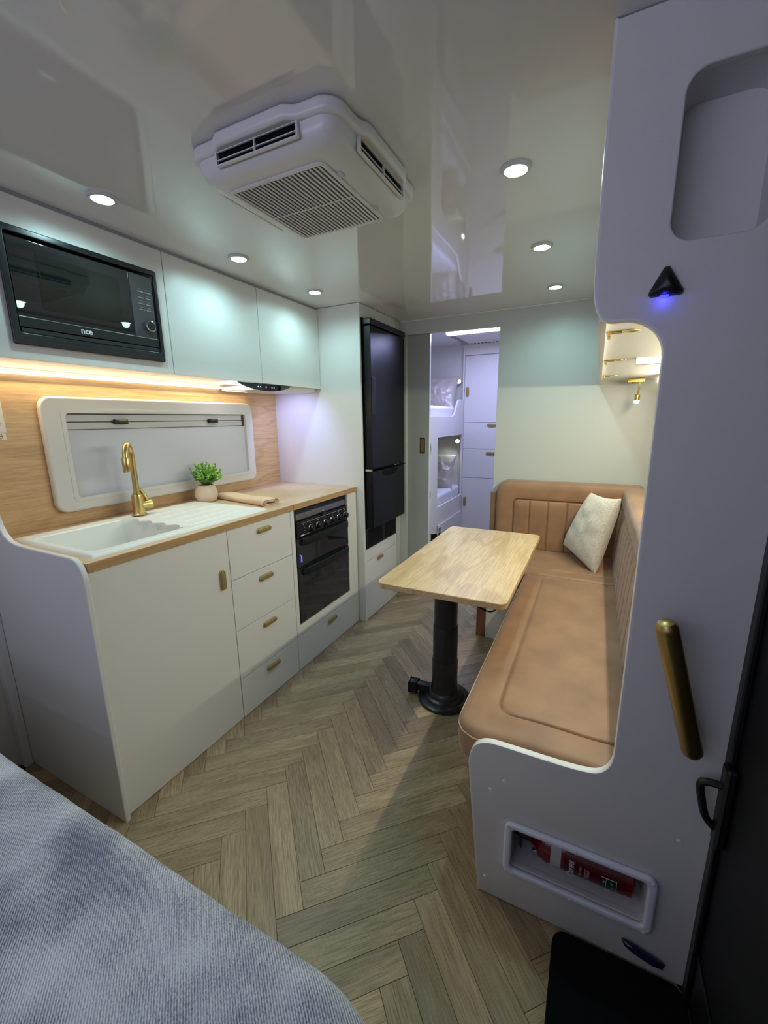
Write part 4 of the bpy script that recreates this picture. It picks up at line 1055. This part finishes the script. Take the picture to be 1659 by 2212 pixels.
lathe('bulb', [(0, -.012), (.010, -.010), (.0135, -.002), (.0120, .002), (0, .002)], frame('z+', (.177, 2.713, 1.412)), COOLLENS, t, seg=18)
light('reading_lamp_glow', 'SPOT', (.177, 2.708, 1.396), .22, (1.0, .95, .8), (rad(-12), 0, 0), spot_size=rad(130), spot_blend=.7, shadow_soft_size=.01)
t = thing('locker_led_strip', 'glowing warm LED strip under the locker above the sofa', 'light', (XR-.02, 1.9, 1.51))
box('diffuser', XR-.028, XR-.006, .995, 2.84, 1.512, 1.530, WARMTUBE, t, b=.003)
light('locker_led', 'AREA', (XR-.034, 1.76, 1.507), E_STRIP_R, CREAM, (0, rad(46), 0), shape='RECTANGLE', size=.02, size_y=1.5)

# ------------------------------------------------------------------ entry door (black), mat
d2 = struct(box('door_2', .300, .325, .03, .948, -.01, 1.895, BLACKD, b=.002))
boxes('door_frame', [(.288, .300, .925, .954, 0, 1.90), (.288, .300, .022, .045, 0, 1.90), (.288, .300, .046, .924, 1.86, 1.90)], BLACKP, d2, b=.003)
box('kick_plate', .2965, .3005, .05, .920, .03, .165, BLACKP, d2, b=.001)
box('plate_seam', .2955, .2966, .05, .920, .166, .1685, DKGREY, d2, b=0)
bm = bmesh.new()
tube_bm(bm, smoothpath([(.292, .918, .612), (.262, .926, .606), (.2505, .930, .594), (.256, .930, .560), (.268, .928, .520), (.292, .922, .500)], 4), .0075, 10)
bm_box(bm, .280, .299, .900, .935, .475, .66, .005, 1)
link('latch_handle', finish(bm, 'lh'), BLACKP, d2)
tag(plate('door_mat', rrect(.006, .296, .10, .958, .035, 8), [], .010, frame('z+', (0, 0, .0005)), BLACKR, None, bev=.003, org=(.15, .5, 0)), 'black rubber mat with rounded corners on the floor at the entry door', 'mat')

# ------------------------------------------------------------------ bed in the foreground
def bed_mesh():
    bm = bmesh.new(); x0, x1, y0, y1 = -1.90, -.04, -1.50, .345
    R, re = .25, .055; zt = .622; nx, ny = 190, 150
    xs = [x0+(x1-x0)*i/nx for i in range(nx+1)]
    ys = [y0+(.05-y0)*j/50 for j in range(50)]+[.05+(y1-.05)*j/90 for j in range(91)]
    G = []
    for y in ys:
        row = []
        for x in xs:
            px, py = x, y
            dx_, dy_ = x-(x1-R), y-(y1-R); d = min(x1-x, y1-y, x-x0, y-y0)
            if dx_ > 0 and dy_ > 0:
                m_ = max(dx_, dy_); l = sqrt(dx_*dx_+dy_*dy_); s = m_/l
                px, py = x1-R+dx_*s, y1-R+dy_*s; d = R-m_
            z = zt
            if d < re: z -= re*(1-sqrt(max(0, 1-(1-d/re)**2)))
            z += .004*noise3(px*5, py*7, 0)+.003*noise3(px*14+3, py*10+px*8, 1)+.0012*noise3(px*40, py*40, 5)
            row.append(bm.verts.new((px, py, z)))
        G.append(row)
    for j in range(len(ys)-1):
        for i in range(nx): bm.faces.new((G[j][i], G[j][i+1], G[j+1][i+1], G[j+1][i]))
    nr, nc = len(G), nx+1
    per = [(0, i) for i in range(nc)]+[(j, nc-1) for j in range(1, nr)]+[(nr-1, i) for i in range(nc-2, -1, -1)]+[(j, 0) for j in range(nr-2, 0, -1)]
    prev = [G[j][i] for j, i in per]
    for z in (.45, .30):
        cur = [bm.verts.new((G[j][i].co.x, G[j][i].co.y, z)) for j, i in per]
        for k in range(len(per)): k2 = (k+1) % len(per); bm.faces.new((prev[k2], prev[k], cur[k], cur[k2]))
        prev = cur
    return finish(bm, 'bed')
t = thing('bed', 'bed under a grey-blue twill blanket in the near left corner', 'bed', (-.97, -.58, 0))
link('blanket', bed_mesh(), DENIM, t)
box('bed_base', -1.86, -.12, -1.48, .26, 0, .31, WHITE, t)

# ------------------------------------------------------------------ bunk room beyond the sliding door
RX, RY = -1.135, 3.955
t = thing('bunk_bed', 'white built-in bunk bed with cut-out fascia beyond the sliding door', 'bunk bed', (-1.5, 3.4, 0))
fas = [(2.885, 0.0), (3.952, 0.0), (3.952, 1.503), (3.86, 1.503), (3.80, 1.497), (3.76, 1.470), (3.70, 1.395), (3.66, 1.363), (3.60, 1.352), (2.885, 1.352)]
holes = [rrect(3.240, 3.935, .612, 1.186, .004, 2), circ(3.005, 1.096, .085, 24, .085), circ(3.005, .735, .085, 24, .080), rrect(3.245, 3.34, .385, .450, .003, 2), rrect(3.655, 3.75, .385, .405, .003, 2), circ(3.03, .395, .06, 20, .05), rrect(3.03, 3.10, .15, .42, .01, 2)]
plate('fascia', fas, holes, .018, frame('x+', (-1.1535, 0, 0)), WHITE, t, bev=.002)
plate('drop_drawer', [(3.25, .05), (3.93, .05), (3.93, .455), (3.25, .455)], [rrect(3.255, 3.33, .32, .43, .004, 2)], .010, frame('x+', (-1.1350, 0, 0)), WHITE, t, bev=.001)
box('upper_deck', XL+.003, -1.156, 2.905, 3.99, 1.235, 1.262, WHITE, t)
box('lower_deck', XL+.003, -1.156, 2.905, 3.99, .545, .570, WHITE, t)
tag(box('mattress', XL+.006, -1.162, 2.91, 3.985, 1.264, 1.438, LINEN, None, b=.03, seg=4, org=(-1.55, 3.4, 1.264)), 'white mattress on the upper bunk behind the raised rail', 'mattress')
tag(box('mattress', XL+.006, -1.162, 2.91, 3.985, .572, .700, LINEN, None, b=.03, seg=4, org=(-1.55, 3.4, .572)), 'white mattress on the lower bunk seen through the cut-out', 'mattress')
def bpillow(cx, cy, cz, label, seed):
    M = Matrix.Translation((cx, cy, cz)) @ Matrix.Rotation(rad(1), 4, 'Z') @ Matrix.Rotation(rad(62), 4, 'X')
    me = pillow_mesh(.84, .36, .17, Matrix.Identity(4), n=84, wr=.010, seed=seed)
    for v in me.vertices:
        p = v.co; q = max(0, 1-(p.x/.42)**2)*max(0, 1-(p.y/.18)**2)
        k = 1-abs(noise3(p.x*7+p.y*9+seed, p.x*16-p.y*5, seed+.3))*3.2
        v.co.z += (1 if p.z > 0 else -1)*.012*max(0, k)*q**.5
    me.transform(M)
    tag(link('pillow', me, SATIN, None, (cx, cy, cz-.15)), label, 'pillow')
bpillow(-1.582, 3.83, 1.552, 'pale satin pillow standing at the far end of the upper bunk', 0)
bpillow(-1.582, 3.81, .840, 'pale satin pillow standing at the far end of the lower bunk', 9)
for z, nm in ((1.668, 'small round white reading light over the upper bunk pillow'), (1.122, 'small round white reading light over the lower bunk pillow')):
    t = thing('bunk_light', nm, 'light', (-1.18, 3.93, z))
    lathe('lamp_cup', [(0, 0), (.020, 0), (.022, .018), (.019, .022)], frame('y-', (-1.185, 3.960, z)), PLAST, t, seg=20)
    lathe('lens', [(0, .004), (.014, .002), (.0185, 0)], frame('y-', (-1.185, 3.939, z)), COOLLENS, t, seg=18)
    light('bunk_reading_lamp', 'SPOT', (-1.20, 3.91, z), 1.2, (.9, 1.0, 1.0), (rad(-30), rad(25), 0), spot_size=rad(150), spot_blend=.6, shadow_soft_size=.02)
rb = thing('wardrobe', 'tall pale wardrobe with gold pulls beyond the sliding door', 'wardrobe', (-.9, 4.0, 0))
box('carcass', RX-.012, -.56, RY+.018, 3.993, 0, H-.002, WHITE, rb)
box('top_fascia', RX-.006, -.565, RY, RY+.017, 1.893, H-.002, WHITE, rb)
for nm, z0, z1, hx, hz, vert in (('door', 1.296, 1.886, -1.103, 1.575, True), ('drawer', 1.053, 1.292, -.868, 1.272, False), ('drawer', .779, 1.049, -.870, 1.015, False), ('door', .02, .775, -1.103, .548, True)):
    d = box(nm, RX+.002, -.567, RY, RY+.017, z0, z1, WHITE, rb, b=.001)
    M = frame('y-', (hx, RY, hz))
    sub_handle(M @ ROTV if vert else M, d)
box('side_stile', RX-.0145, RX, RY-.006, RY+.017, 0, H-.002, WHITE, rb, b=.001)
t = thing('bunk_room_light', 'bright cool LED batten on the ceiling of the bunk room', 'light', (-.9, 3.33, H))
box('diffuser', -1.105, -.40, 3.300, 3.355, 1.962, 1.978, BLUETUBE, t, b=.006)
box('housing', -1.110, -.39, 3.290, 3.362, 1.979, H-.001, PLAST, t, b=.002)
light('bunk_led', 'AREA', (-.78, 3.33, 1.955), E_BUNK, BLUE, (0, 0, 0), shape='RECTANGLE', size=.7, size_y=.06)
t = thing('roof_hatch', 'white slatted roof vent on the ceiling of the bunk room', 'vent', (-.8, 3.72, H))
plate('vent_frame', rrect(-1.140, -.50, 3.48, 3.945, .01, 3), [rrect(-1.088, -.55, 3.53, 3.895, .004, 2)], .010, frame('z+', (0, 0, H-.0105)), PLAST, t, bev=.002)
box('vent_pad', -1.085, -.553, 3.533, 3.893, H-.008, H-.002, PLAST, t)
for x in (-1.128, -1.112, -1.098): box('vent_slot', x-.0025, x+.0025, 3.50, 3.93, H-.0116, H-.0104, BLACKR, t, b=0)
for k in range(16): box('vent_tooth', -1.075+.032*k, -1.060+.032*k, 3.897, 3.925, H-.0122, H-.0104, BLACKR, t, b=0)
